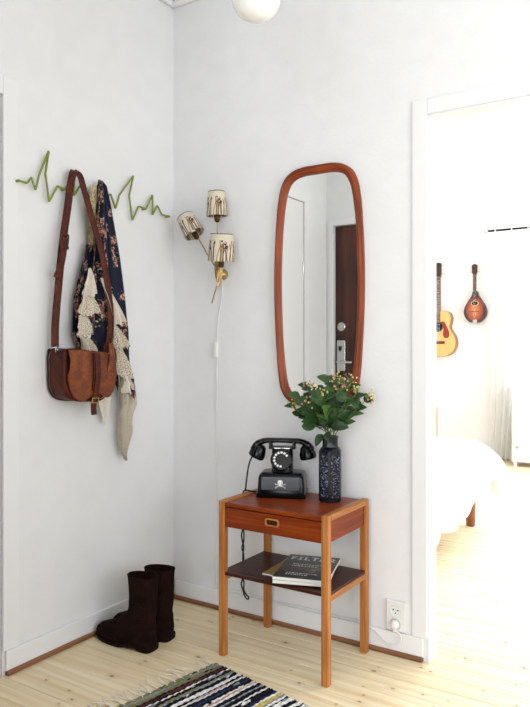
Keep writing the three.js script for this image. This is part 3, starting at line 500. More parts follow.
// ---------------------------------------------------------------- scarf
{
  const fl = document.createElement('canvas'); fl.width = fl.height = 1024; const c = fl.getContext('2d'), rnd = rng(21);
  c.fillStyle = '#1c2036'; c.fillRect(0, 0, 1024, 1024);
  const wrap = (x, y, f) => { for (const dx of [-1024, 0, 1024]) for (const dy of [-1024, 0, 1024]) { c.save(); c.translate(x + dx, y + dy); f(); c.restore(); } };
  for (let i = 0; i < 60; i++) {
    const x = rnd() * 1024, y = rnd() * 1024, items = [];
    for (let k = 0; k < 9; k++) items.push(['#6b7046', '#4e5a3c', '#8a8a5e'][k % 3], (rnd() - 0.5) * 110, (rnd() - 0.5) * 130, 7 + rnd() * 12, 4 + rnd() * 5, rnd() * 6);
    for (let k = 0; k < 16; k++) items.push(['#c98f86', '#d9b7a4', '#9c4a44', '#e2cdb8', '#b86f66', '#7d3638'][Math.floor(rnd() * 6)], (rnd() - 0.5) * 62, (rnd() - 0.5) * 84, 7 + rnd() * 11, 6 + rnd() * 7, rnd() * 6);
    wrap(x, y, () => { for (let k = 0; k < items.length; k += 6) { c.fillStyle = items[k]; c.beginPath(); c.ellipse(items[k + 1], items[k + 2], items[k + 3], items[k + 4], items[k + 5], 0, 7); c.fill(); } });
  }
  const ft = new THREE.CanvasTexture(fl); ft.colorSpace = THREE.SRGBColorSpace; ft.wrapS = ft.wrapT = THREE.RepeatWrapping; ft.repeat.set(2.9, 2.9);
  const weave = tex(128, 128, (u, v) => { const n = 128 + 60 * Math.sin(u * 6.283 * 32) * Math.sin(v * 6.283 * 32) + 60 * (noise(u * 16, v * 16, 16, 16, 4) - 0.5); return [n, n, n]; }, false, 0.06, 0.06);
  const floral = std({ map: ft, bumpMap: weave, bumpScale: 0.0006, roughness: 0.9 });
  const cream = std({ map: tex(256, 256, (u, v) => mix3([220, 209, 195], [238, 230, 220], noise(u * 30, v * 30, 30, 30, 14)), true, 0.15, 0.15), bumpMap: weave, bumpScale: 0.0008, roughness: 0.95 });
  const lacePat = (u, v) => { const gx = (u * 4) % 1 - 0.5, gy = (v * 4 + (Math.floor(u * 4) % 2) * 0.5) % 1 - 0.5, d = Math.hypot(gx, gy), an = Math.atan2(gy, gx), petal = smooth(0.12, 0.2, d) * (1 - smooth(0.3, 0.36, d)) * smooth(0.1, 0.6, Math.cos(an * 6) * 0.5 + 0.5), gap = smooth(0.42, 0.5, d); return clamp(0.9 * petal + 0.8 * gap * smooth(0.3, 0.6, noise(u * 50, v * 50, 50, 50, 15))); };
  const lace = std({ map: tex(256, 256, (u, v) => mix3([240, 230, 213], [164, 144, 118], smooth(0.3, 0.9, lacePat(u, v))), true, 0.1, 0.1), bumpMap: tex(256, 256, (u, v) => { const n = 255 * (1 - lacePat(u, v)); return [n, n, n]; }, false, 0.1, 0.1), bumpScale: 0.002, roughness: 0.95 });
  const beige = std({ map: tex(256, 256, (u, v) => { const k = noise(u * 22, v * 22, 22, 22, 16); return k > 0.68 ? [150, 120, 80] : mix3([208, 194, 150], [224, 212, 176], k); }, true, 0.2, 0.2), roughness: 0.9 });
  const t = thing('scarf', 'navy floral scarf with cream lace trim hanging beside the bag', 'scarf', [0, 0, 0]);
  const interp = (rows, y) => { for (let i = 0; i + 1 < rows.length; i++) if (y <= rows[i][0] && y >= rows[i + 1][0]) { const k = (rows[i][0] - y) / (rows[i][0] - rows[i + 1][0]); return rows[i].map((a, j) => lerp(a, rows[i + 1][j], k)); } return y > rows[0][0] ? rows[0] : rows[rows.length - 1]; };
  // rows: [y, z left, z right, x, fold depth]
  const drape = (rows, folds, phase, nu = 48, nv = 40, skew = 0) => sheet(nu, nv, (u, v) => {
    const y = lerp(rows[0][0], rows[rows.length - 1][0], v), r = interp(rows, y), z = lerp(r[1], r[2], u);
    return [r[3] + r[4] * (Math.sin(u * folds * 6.283 + phase + v * 1.3) + 0.4 * Math.sin(u * folds * 14 + v * 4 + phase)), y + skew * (u - 0.5) * v, z];
  }, (u, v, p) => [u * 0.36 + phase, p[1]]);
  const cl = part('cloth', drape([[1.893, 0.514, 0.494, 0.036, 0.003], [1.87, 0.53, 0.484, 0.044, 0.012], [1.79, 0.545, 0.468, 0.05, 0.018], [1.67, 0.565, 0.440, 0.055, 0.020], [1.57, 0.585, 0.412, 0.058, 0.022], [1.40, 0.61, 0.374, 0.06, 0.024], [1.27, 0.60, 0.352, 0.06, 0.024], [1.18, 0.57, 0.345, 0.056, 0.022], [1.10, 0.46, 0.340, 0.05, 0.018], [0.99, 0.40, 0.330, 0.046, 0.012]], 2.6, 0.5), floral, t);
  part('cloth_end', drape([[1.62, 0.59, 0.42, 0.036, 0.008], [1.4, 0.65, 0.45, 0.038, 0.012], [1.25, 0.655, 0.46, 0.04, 0.012], [1.17, 0.61, 0.47, 0.04, 0.01]], 1.6, 2.2), floral, t);
  part('lining', drape([[1.868, 0.552, 0.508, 0.03, 0.003], [1.80, 0.572, 0.51, 0.034, 0.006], [1.70, 0.578, 0.52, 0.036, 0.008], [1.62, 0.572, 0.53, 0.036, 0.006]], 1.5, 1, 16, 16), beige, t, 'pale patterned lining');
  // cream ruffles: zigzag cascades, each a flared pleat
  const ruffle = (z0, y0, z1, y1, w0, w1, x, ph, mat, name) => part(name, sheet(40, 14, (u, v) => {
    const fl = Math.pow(v, 0.8), y = lerp(y0, y1, v) - 0.030 * Math.sin(u * Math.PI + 0.4) * v - (u - 0.5) * 0.045 * v - 0.007 * Math.abs(Math.sin(u * 14)) * smooth(0.8, 1, v), z = lerp(z0, z1, v) + (0.5 - u) * lerp(w0, w1, fl);
    return [x + 0.017 * Math.sin(u * 11 + ph + v * 1.2) * (0.25 + v) + 0.012 * Math.sin(v * 2.6), y, z];
  }, (u, v, p) => [u * 0.13 + ph, v * 0.12]), mat, cl);
  ruffle(0.610, 1.515, 0.618, 1.432, 0.012, 0.088, 0.086, 0.3, cream, 'ruffle'); ruffle(0.622, 1.412, 0.622, 1.352, 0.050, 0.112, 0.082, 1.2, lace, 'lace_ruffle');
  ruffle(0.636, 1.325, 0.638, 1.268, 0.050, 0.108, 0.080, 0.0, lace, 'lace_ruffle'); ruffle(0.640, 1.246, 0.612, 1.192, 0.050, 0.062, 0.076, 2.0, lace, 'lace_ruffle');
  ruffle(0.556, 1.480, 0.470, 1.322, 0.012, 0.100, 0.094, 0.6, cream, 'ruffle'); ruffle(0.500, 1.300, 0.458, 1.218, 0.030, 0.088, 0.094, 1.5, lace, 'lace_ruffle'); ruffle(0.462, 1.205, 0.432, 1.100, 0.030, 0.078, 0.086, 2.2, lace, 'lace_ruffle'); ruffle(0.430, 1.115, 0.405, 1.035, 0.030, 0.074, 0.082, 0.9, cream, 'ruffle');
  part('trim_tail', drape([[1.09, 0.450, 0.356, 0.07, 0.010], [1.03, 0.440, 0.346, 0.066, 0.017], [0.985, 0.428, 0.328, 0.06, 0.017], [0.95, 0.420, 0.326, 0.058, 0.018], [0.915, 0.432, 0.344, 0.056, 0.017], [0.87, 0.414, 0.350, 0.054, 0.016], [0.835, 0.422, 0.342, 0.052, 0.016], [0.79, 0.412, 0.356, 0.05, 0.014], [0.76, 0.402, 0.362, 0.046, 0.010], [0.735, 0.390, 0.362, 0.044, 0.006], [0.708, 0.366, 0.354, 0.042, 0.003]], 2.3, 0.8, 32, 44), lace, t, 'long cream lace tail');
  part('trim_tail', drape([[1.08, 0.54, 0.465, 0.05, 0.006], [0.975, 0.532, 0.462, 0.042, 0.009], [0.92, 0.505, 0.466, 0.038, 0.006], [0.874, 0.482, 0.474, 0.036, 0.001]], 1.2, 0, 16, 16), cream, t, 'short cream tail');
  part('corner', drape([[1.065, 0.425, 0.372, 0.092, 0.005], [1.01, 0.405, 0.352, 0.086, 0.006], [0.985, 0.372, 0.350, 0.080, 0.002]], 1, 1, 12, 8, -0.03), floral, t);
  part('hanging_loop', tube([[0.03, 1.882, 0.508], [0.026, 1.894, 0.502], [0.022, 1.889, 0.498], [0.03, 1.875, 0.496]], 0.005, 16, 6), floral, t);
}

// ---------------------------------------------------------------- boots
function boot(label, x, z, turn, h, lean) {
  const t = thing('boot', label, 'boot', [x, 0, z], turn, 'pair of dark boots'), L = 0.298;
  // local: toe towards +x, heel end at x = 0; horizontal slices
  const slice = (y, xb, xf, w, toe = 2.2, ox = 0) => { const o = [], n = 36, cx = lerp(xb, xf, 0.36); for (let i = 0; i < n; i++) { const a = i / n * 2 * Math.PI, c = Math.cos(a), s = Math.sin(a), rx = c > 0 ? xf - cx : cx - xb, e = 2 / toe; o.push(V(cx + Math.sign(c) * Math.pow(Math.abs(c), e) * rx + ox, y, Math.sign(s) * Math.pow(Math.abs(s), e) * w)); } return o.reverse(); };
  const ln = (y) => lean * smooth(0.1, h, y);
  const outside = [slice(0.022, 0.006, L, 0.046, 2.4), slice(0.035, 0.002, L + 0.002, 0.048, 2.4), slice(0.05, 0.000, L - 0.004, 0.047, 2.3), slice(0.066, 0.000, L - 0.022, 0.044), slice(0.08, 0.001, L - 0.058, 0.041), slice(0.092, 0.003, L - 0.095, 0.039), slice(0.104, 0.005, L - 0.118, 0.038), slice(0.118, 0.007, L - 0.135, 0.038), slice(0.135, 0.007, L - 0.160, 0.0385), slice(0.16, 0.004, L - 0.171, 0.0395), slice(0.2, -0.001, L - 0.174, 0.0415, 2.1, ln(0.2)), slice(0.25, -0.004, L - 0.173, 0.0435, 2.1, ln(0.25)), slice(h - 0.01, -0.006, L - 0.170, 0.045, 2.1, ln(h)), slice(h, -0.005, L - 0.171, 0.0445, 2.1, ln(h))];
  const rows = [...outside, slice(h, -0.001, L - 0.175, 0.0405, 2.1, ln(h)), slice(h - 0.03, 0.0, L - 0.178, 0.039, 2.1, ln(h)), slice(0.2, 0.006, L - 0.184, 0.034, 2.1, ln(0.2)), slice(0.13, 0.016, L - 0.188, 0.028)];
  const g = loft(rows, { crease: 60 });
  { const p = g.attributes.position, rnd = 3.1 * x + z; for (let i = 0; i < p.count; i++) { const y = p.getY(i), k = Math.exp(-Math.pow((y - 0.13) / 0.05, 2)); p.setZ(i, p.getZ(i) + 0.0025 * k * Math.sin(y * 190 + p.getX(i) * 40 + rnd)); } }
  part('upper', g, M.suede, t);
  part('sole', loft([slice(0.012, 0.003, L + 0.004, 0.047, 2.4), slice(0.018, 0.001, L + 0.006, 0.05, 2.4), slice(0.024, 0.002, L + 0.004, 0.049, 2.4)].map((r) => r.map((p) => { p.y += -0.012 * smooth(0.10, 0.15, p.x) * (1 - smooth(0.23, 0.3, p.x)); return p; })), { crease: 50 }), M.suedeSole, t);
  const hs = (y, k) => { const o = slice(y, 0.002 + k, 0.088 - k, 0.042 - k, 3); return o; };
  part('heel', loft([hs(0, 0.003), hs(0.003, 0.001), hs(0.02, 0)], { crease: 50 }), M.suedeSole, t);
  part('top_band', tube(slice(h - 0.004, -0.006, L - 0.170, 0.045, 2.1, ln(h)).filter((_, i) => i % 2 === 0), 0.0025, 60, 6, true), M.suede, t);
  part('pull_tab', band([[-0.004 + lean, h - 0.02, 0], [-0.010 + lean, h + 0.008, 0], [-0.004 + lean, h + 0.012, 0], [0.004 + lean, h - 0.015, 0]], [0, 0, 1], 0.016, 0.002, 20), M.suede, t); return t;
}
boot('dark brown suede boot in front, its whole side showing', 0.328, 0.492, Math.PI + 4 * R, 0.292, 0.004);
boot('dark brown suede boot behind the other, nearer the corner', 0.318, 0.375, Math.PI + 8 * R, 0.288, 0.006);

// ---------------------------------------------------------------- rag rug
{
  const t = thing('rag_rug', 'striped rag rug in black, white, grey and yellow with fringe', 'rug', [0.592, 0.0005, 0.452], -10.5 * R);
  const rnd = rng(404), LEN = 1.7, WID = 0.72, P = [], C = [], I = [], pal = { k: [0.012, 0.012, 0.018], w: [0.74, 0.72, 0.69], g: [0.25, 0.26, 0.28], o: [0.20, 0.19, 0.09], y: [0.52, 0.40, 0.12], p: [0.45, 0.28, 0.26], n: [0.03, 0.04, 0.09], r: [0.12, 0.03, 0.03] };
  const order = 'oogookrkwkkogkkwwkpwkknkkwpwkkgkkwkkkknwyygwkgwwgkgwwkwgwkkpkwgwkkwkkwpwkkgknkgwwkkwwkyygkkwkgwkkrpwkkwgggwkkwk'; let x = 0, k = 0;
  while (x < LEN) {
    const wdt = 0.0062 + 0.0035 * rnd(), ch = order[k++ % order.length], col = pal[ch], alt = pal['kwgk'[Math.floor(rnd() * 4)]], mixy = rnd() < 0.6 ? 0.22 : 0.04, ph = rnd() * 20, nz = 90;
    const at = P.length / 3;
    for (let j = 0; j <= nz; j++) {
      const z = WID * j / nz + (rnd() - 0.5) * 0.002, wig = 0.0022 * Math.sin(z * 21 + 3 * ph * 0.1) + 0.0012 * Math.sin(z * 60 + ph), n = noise(z * 38 + ph, k * 3.7, 97, 97, 5), cc = n < mixy ? alt : col, sh = 0.8 + 0.4 * rnd(), hh = 0.0065 + 0.0018 * Math.sin(z * 230 + ph) + 0.001 * rnd();
      for (let q = 0; q <= 4; q++) { const a = Math.PI * q / 4; P.push(x + wdt * 0.5 - Math.cos(a) * wdt * 0.56 + wig, 0.001 + hh * Math.sin(a), z); C.push(cc[0] * sh, cc[1] * sh, cc[2] * sh); }
    }
    for (let j = 0; j < nz; j++) for (let q = 0; q < 4; q++) { const a = at + j * 5 + q; I.push(a, a + 5, a + 1, a + 1, a + 5, a + 6); }
    x += wdt;
  }
  const g = new THREE.BufferGeometry(); g.setAttribute('position', new THREE.Float32BufferAttribute(P, 3)); g.setAttribute('color', new THREE.Float32BufferAttribute(C, 3)); g.setIndex(I); g.computeVertexNormals();
  part('weave', g, std({ vertexColors: true, roughness: 0.95, specularIntensity: 0.15 }), t);
  part('backing', box(0.002, LEN, 0.0003, 0.002, 0.003, WID - 0.003), M.blackMatte, t);
  const fm = std({ color: 0xefe6d6, roughness: 0.95 });
  for (let i = 0; i < 20; i++) { const z = 0.02 + i * (WID - 0.04) / 19, strands = []; for (let s = 0; s < 3; s++) { const d = 0.055 + 0.04 * rnd(), sw = (rnd() - 0.5) * 0.07; strands.push(tube([[0.012, 0.006, z], [-0.008, 0.005, z + sw * 0.15], [-d * 0.55, 0.0025 + 0.004 * rnd(), z + sw * 0.3 + 0.012 * (rnd() - 0.5)], [-d, 0.0022, z + sw]], 0.0021, 12, 5)); } part('fringe_tassel', strands, fm, t, 'pale fringe threads'); }
}

// ---------------------------------------------------------------- wall lamp with three shades
{
  const t = thing('wall_lamp', 'brass wall lamp with three cream shades printed with twigs', 'lamp', [0.300, 1.53, 0]);
  const cv = document.createElement('canvas'); cv.width = 768; cv.height = 256; const c = cv.getContext('2d'), rnd = rng(64);
  c.fillStyle = '#efe6d2'; c.fillRect(0, 0, 768, 256);
  for (let i = 0; i < 58; i++) { const x = rnd() * 768, lean = (rnd() - 0.5) * 110; c.strokeStyle = ['#7b5a3a', '#a08050', '#5d3c2c', '#8d6e60'][i % 4]; c.lineWidth = 5 + rnd() * 8; c.lineCap = 'round'; for (const dx of [-768, 0, 768]) { c.beginPath(); c.moveTo(x + dx, 256); c.quadraticCurveTo(x + dx + lean * 0.2, 170, x + dx + lean, 60 + rnd() * 70); c.stroke(); } if (i % 3 === 0) for (let k = 0; k < 3; k++) { c.fillStyle = ['#5a2420', '#38261e', '#9a4a3c'][k]; c.beginPath(); c.arc(x + lean * (0.6 + 0.3 * rnd()) + 14 * (rnd() - 0.5), 70 + rnd() * 70, 6 + rnd() * 5, 0, 7); c.fill(); } }
  const ct = new THREE.CanvasTexture(cv); ct.colorSpace = THREE.SRGBColorSpace; ct.wrapS = THREE.RepeatWrapping;
  const shadeM = std({ map: ct, roughness: 0.85, transmission: 0.25, thickness: 0 });
  const place = (g, o, tz, tx = 0) => g.rotateX(tx).rotateZ(tz).translate(...o);
  const lampArm = (sock, tz, tx, r0, r1, h, path) => {            // sock: bottom of the socket; the shade stands above it
    part('arm', tube(path, 0.0032, 30, 8), M.brass, t, 'thin brass arm');
    const s = part('socket', place(lathe([[0, 0], [0.008, 0.001], [0.0125, 0.008], [0.0135, 0.028], [0.012, 0.036], [0, 0.037]], 20), sock, tz, tx), M.brassDark, t, 'dark socket');
    part('bulb', place(lathe([[0, 0.036], [0.01, 0.038], [0.014, 0.058], [0.016, 0.072], [0.01, 0.086], [0, 0.09]], 16), sock, tz, tx), M.opal, s);
    const sh = lathe([[r0, 0.028], [r0 + 0.001, 0.03], [r0 * 0.99, 0.05], [lerp(r0, r1, 0.5) + 0.002, 0.03 + h * 0.5], [r1, 0.03 + h], [r1 - 0.002, 0.031 + h], [r1 - 0.003, 0.03 + h], [lerp(r0, r1, 0.5) - 0.001, 0.03 + h * 0.5], [r0 - 0.003, 0.03]], 40);
    { const p = sh.attributes.position, uv = sh.attributes.uv; for (let i = 0; i < uv.count; i++) uv.setY(i, clamp((p.getY(i) - 0.028) / (h + 0.003))); }
    const q = part('shade', place(sh, sock, tz, tx), shadeM, t, 'cream lamp shade with twig print');
    part('shade_rim', [place(new THREE.TorusGeometry(r1 - 0.001, 0.002, 6, 40).rotateX(Math.PI / 2).translate(0, 0.03 + h, 0), sock, tz, tx)], M.brassDark, q);
    part('shade_holder', [0, 120, 240].map((a) => place(rod([0.01, 0.032, 0], [r0 - 0.002, 0.034, 0], 0.0012, 0.0012, 5).rotateY(a * R), sock, tz, tx)), M.brass, q);
  };
  lampArm([0.012, 0.228, 0.065], 0, 0.05, 0.047, 0.037, 0.106, [[0, 0, 0.024], [0.004, 0.05, 0.05], [0.012, 0.14, 0.062], [0.012, 0.235, 0.065]]);
  lampArm([-0.096, 0.162, 0.070], 33 * R, 0.05, 0.047, 0.039, 0.098, [[-0.004, 0, 0.024], [-0.01, 0.03, 0.05], [-0.045, 0.092, 0.066], [-0.093, 0.167, 0.070]]);
  lampArm([0.062, 0.018, 0.105], -6 * R, 0.1, 0.058, 0.049, 0.116, [[0.004, 0.0, 0.024], [0.012, -0.035, 0.06], [0.045, -0.03, 0.098], [0.058, 0.026, 0.105]]);
  part('wall_plate', lathe([[0, 0], [0.024, 0], [0.024, 0.008], [0.018, 0.02], [0.009, 0.03], [0, 0.032]], 24).rotateX(Math.PI / 2), M.brass, t, 'round brass wall plate');
  // leaf shaped brass ornaments
  const lf = shapeOf([[0, -0.055], [0.012, -0.02], [0.014, 0.02], [0.004, 0.062], [-0.006, 0.02], [-0.008, -0.02]], true);
  part('brass_leaf', extrude(lf, 0.005, 0.0015).rotateZ(0.1).translate(-0.012, 0.02, 0.04), M.brass, t); part('brass_leaf', extrude(lf, 0.005, 0.0015).rotateY(0.5).rotateZ(-0.15).translate(0.014, -0.01, 0.055), M.brass, t);
  part('brass_tail', tube([[-0.004, -0.01, 0.03], [-0.014, -0.05, 0.034], [-0.034, -0.095, 0.030], [-0.052, -0.130, 0.022]], 0.0028, 24, 6), M.brass, t);
  const cord = part('cord', tube([[0.0, -0.02, 0.012], [-0.004, -0.10, 0.008], [-0.026, -0.20, 0.006], [-0.034, -0.31, 0.0055]], 0.0028, 40, 6), M.whitePlastic, t, 'white lamp cord');
  part('cord', tube([[-0.034, -0.375, 0.0055], [-0.0365, -0.7, 0.005], [-0.040, -0.99, 0.005], [-0.040, -1.3, 0.005], [-0.034, -1.418, 0.0175], [0.03, -1.425, 0.0175], [0.11, -1.42, 0.0175], [0.31, -1.432, 0.0175], [0.42, -1.425, 0.0185], [0.50, -1.424, 0.019], [0.60, -1.43, 0.0175], [0.68, -1.427, 0.0175], [0.74, -1.443, 0.0175], [0.79, -1.475, 0.018], [0.82, -1.487, 0.026], [0.85, -1.48, 0.03], [0.866, -1.46, 0.025], [0.858, -1.435, 0.024], [0.842, -1.425, 0.03]], 0.0028, 200, 6), M.whitePlastic, t, 'white lamp cord');
  part('switch', rbox(-0.045, -0.025, -0.378, -0.305, 0.001, 0.02, 0.006), M.whitePlastic, cord, 'small white cord switch');
  for (const y of [-0.53, -0.86]) part('cord_clip', rbox(-0.044, -0.030, y - 0.005, y + 0.005, 0, 0.010, 0.003), M.whitePlastic, cord);
}

// ---------------------------------------------------------------- wall outlet with plug
{
  const t = thing('wall_outlet', 'white double wall outlet beside the doorway casing', 'outlet', [1.138, 0.150, 0]);
  part('plate', rbox(-0.040, 0.040, -0.055, 0.062, 0.0, 0.014, 0.004), M.whitePlastic, t);
  for (const y of [0.024, -0.026]) {
    const s = part('socket', lathe([[0.021, 0.0145], [0.023, 0.0155], [0.0215, 0.0165], [0.0195, 0.0145], [0.0195, 0.0138], [0, 0.0138]], 28).rotateX(Math.PI / 2).translate(0, y, 0), M.whitePlastic, t);
    if (y > 0) for (const [x, dy] of [[-0.0095, 0.004], [0.0095, 0.004], [0, -0.008]]) part('pin_hole', cyl(0.0027, 0.0027, 0.002, 12).rotateX(Math.PI / 2).translate(x, y + dy, 0.0145), M.dark, s);
  }
}
solo('plug', [lathe([[0, 0.0], [0.0185, 0.0], [0.019, 0.012], [0.015, 0.022], [0.008, 0.026], [0, 0.026]], 24).rotateX(Math.PI / 2).translate(1.138, 0.124, 0.0145), rbox(1.131, 1.145, 0.098, 0.124, 0.018, 0.034, 0.005)], M.whitePlastic, 'white plug pushed into the lower outlet socket', 'plug');

// ---------------------------------------------------------------- globe pendant
{
  const t = thing('pendant_lamp', 'white glass globe pendant hanging near the top edge', 'lamp', [1.010, 2.262, 0.80]);
  part('globe', new THREE.SphereGeometry(0.076, 40, 28), M.opal, t); part('collar', lathe([[0, 0.07], [0.03, 0.07], [0.031, 0.082], [0.016, 0.098], [0, 0.1]], 24), M.whitePlastic, t);
  part('rod', rod([0, 0.09, 0], [0, H - 2.262 - 0.03, 0], 0.004), M.whitePlastic, t); part('ceiling_cup', lathe([[0, H - 2.262 - 0.05], [0.02, H - 2.262 - 0.045], [0.045, H - 2.262 - 0.01], [0.046, H - 2.262], [0, H - 2.262]], 24), M.whitePlastic, t);
}

// ---------------------------------------------------------------- bedroom
{ // bed with its foot end towards the doorway side
  const t = thing('bed', 'bed under a draped white bedspread on stout wooden legs', 'bed', [0, 0, 0]);
  const X0 = -1.25, X1 = 0.86, Z0 = -2.14, Z1 = -1.06;
  for (const [x, z] of [[X1 - 0.045, Z0 + 0.05], [X1 - 0.045, Z1 - 0.05], [X0 + 0.06, Z0 + 0.05], [X0 + 0.06, Z1 - 0.05]]) part('leg', metreUV(lathe([[0, 0], [0.026, 0], [0.029, 0.004], [0.036, 0.26], [0.036, 0.28], [0, 0.28]], 24).translate(x, 0, z), 'y'), M.bedWood, t, 'round wooden bed leg');
  part('mattress', rbox(X0, X1, 0.28, 0.56, Z0, Z1, 0.05), M.linen, t);
  part('headboard', rbox(X0 - 0.05, X0 - 0.005, 0, 0.95, Z0 - 0.02, Z1 + 0.02, 0.01, 'z'), M.bedWood, t);
  // bedspread: rounded rectangle outline, top and hanging skirt
  const per = [], r = 0.07, rnd = rng(88);
  const add = (x, z, nx, nz) => per.push([x, z, nx, nz]);
  const seg = (a, b, nx, nz, n) => { for (let i = 0; i < n; i++) add(lerp(a[0], b[0], i / n), lerp(a[1], b[1], i / n), nx, nz); };
  const cor = (cx, cz, a0) => { for (let i = 0; i < 10; i++) { const a = (a0 + 9 * i) * R; add(cx + r * Math.cos(a), cz + r * Math.sin(a), Math.cos(a), Math.sin(a)); } };
  const e = 0.012, bx0 = X0 + 0.3, bx1 = X1 + e, bz0 = Z0 - e, bz1 = Z1 + e;
  seg([bx0, bz1], [bx1 - r, bz1], 0, 1, 40); { for (let i = 0; i < 10; i++) { const a = (90 - 9 * i) * R; add(bx1 - r + r * Math.cos(a), bz1 - r + r * Math.sin(a), Math.cos(a), Math.sin(a)); } }
  seg([bx1, bz1 - r], [bx1, bz0 + r], 1, 0, 40); { for (let i = 0; i < 10; i++) { const a = (-9 * i) * R; add(bx1 - r + r * Math.cos(a), bz0 + r + r * Math.sin(a), Math.cos(a), Math.sin(a)); } }
  seg([bx1 - r, bz0], [bx0, bz0], 0, -1, 40); add(bx0, bz0, 0, -1);
  const N = per.length - 1, top = 0.585, mid = (bz0 + bz1) / 2;
  const g = sheet(N, 40, (u, v) => {
    const i = Math.round(u * N), [x, z, nx, nz] = per[i], corner = Math.abs(nx * nz), farC = nx > 0.15 && nz < -0.15 ? 1 : 0;
    if (v < 0.45) { const k = v / 0.45, ix = Math.min(x, bx1 - 0.3); return [lerp(ix, x - nx * 0.02, k), top + 0.012 * Math.sin(x * 9 + k * 3) * (1 - k) + 0.01 * Math.sin(z * 11 + x * 4) - 0.012 * k * k * k, lerp(mid + (z - mid) * 0.1, z - nz * 0.02, k)]; }
    const k = (v - 0.45) / 0.55, s = i * 0.33, drop = 0.435 + 0.02 * Math.sin(i * 0.21) - (nx > 0.9 ? 0.10 * smooth(-1.65, -2.0, z) : 0) - farC * (0.10 - 0.05 * corner) - (nz < -0.9 ? 0.19 * smooth(-0.6, 0.3, x) : 0), fl = 0.03 * k + (0.13 * corner * 2 + farC * 0.07) * Math.sin(k * Math.PI * 0.78) + 0.016 * Math.sin(s) * k + 0.008 * Math.sin(s * 2.3 + 1) * k, rd = Math.min(1, k * 9);
    return [x + nx * (fl - 0.02 * (1 - rd)), top - 0.012 - drop * k - 0.0 * rd, z + nz * (fl - 0.02 * (1 - rd))];
  }, (u, v, p) => [p[0] + p[2], p[1]]);
  part('bedspread', g, M.linen, t, 'draped white bedspread');
  part('pillow', new THREE.SphereGeometry(1, 32, 20).scale(0.2, 0.075, 0.34).translate(-0.98, 0.63, -1.6), M.linen, t);
}
{
  const cl = solo('folded_garment', sheet(20, 12, (u, v) => [0.30 + 0.30 * u, 0.60 + 0.05 * Math.sin(Math.PI * v) * Math.sin(Math.PI * Math.min(1, u * 1.02)) + 0.006 * Math.sin(u * 14 + v * 6), -1.98 + 0.2 * v]), std({ color: 0x93a399, roughness: 0.95 }), 'crumpled grey green garment lying on the white bed', 'garment');
}
{ // chair behind the bed
  const t = thing('wooden_chair', 'yellowish wooden chair back rising behind the bed', 'chair', [0.262, 0, -2.62], 0);
  const wd = std({ map: M.oak.map, color: 0xfff0c8, roughness: 0.5 });
  for (const [x, z] of [[-0.19, -0.19], [0.19, -0.19]]) part('leg', rbox(x - 0.017, x + 0.017, 0, 0.42, z - 0.017, z + 0.017, 0.004, 'y'), wd, t);
  for (const x of [-0.19, 0.19]) { const b = part('back_post', rbox(x - 0.017, x + 0.017, 0, 0.76, 0.173, 0.207, 0.004, 'y'), wd, t); for (const y of [0.70, 0.62]) part('dowel_end', cyl(0.007, 0.007, 0.004, 10).rotateX(Math.PI / 2).translate(x, y, 0.208), M.steelDark, b); }
  part('seat', rbox(-0.21, 0.21, 0.42, 0.45, -0.21, 0.172, 0.006), wd, t); for (const y of [0.6, 0.7]) part('back_rail', rbox(-0.172, 0.172, y - 0.025, y + 0.025, 0.18, 0.2, 0.004), wd, t);
}
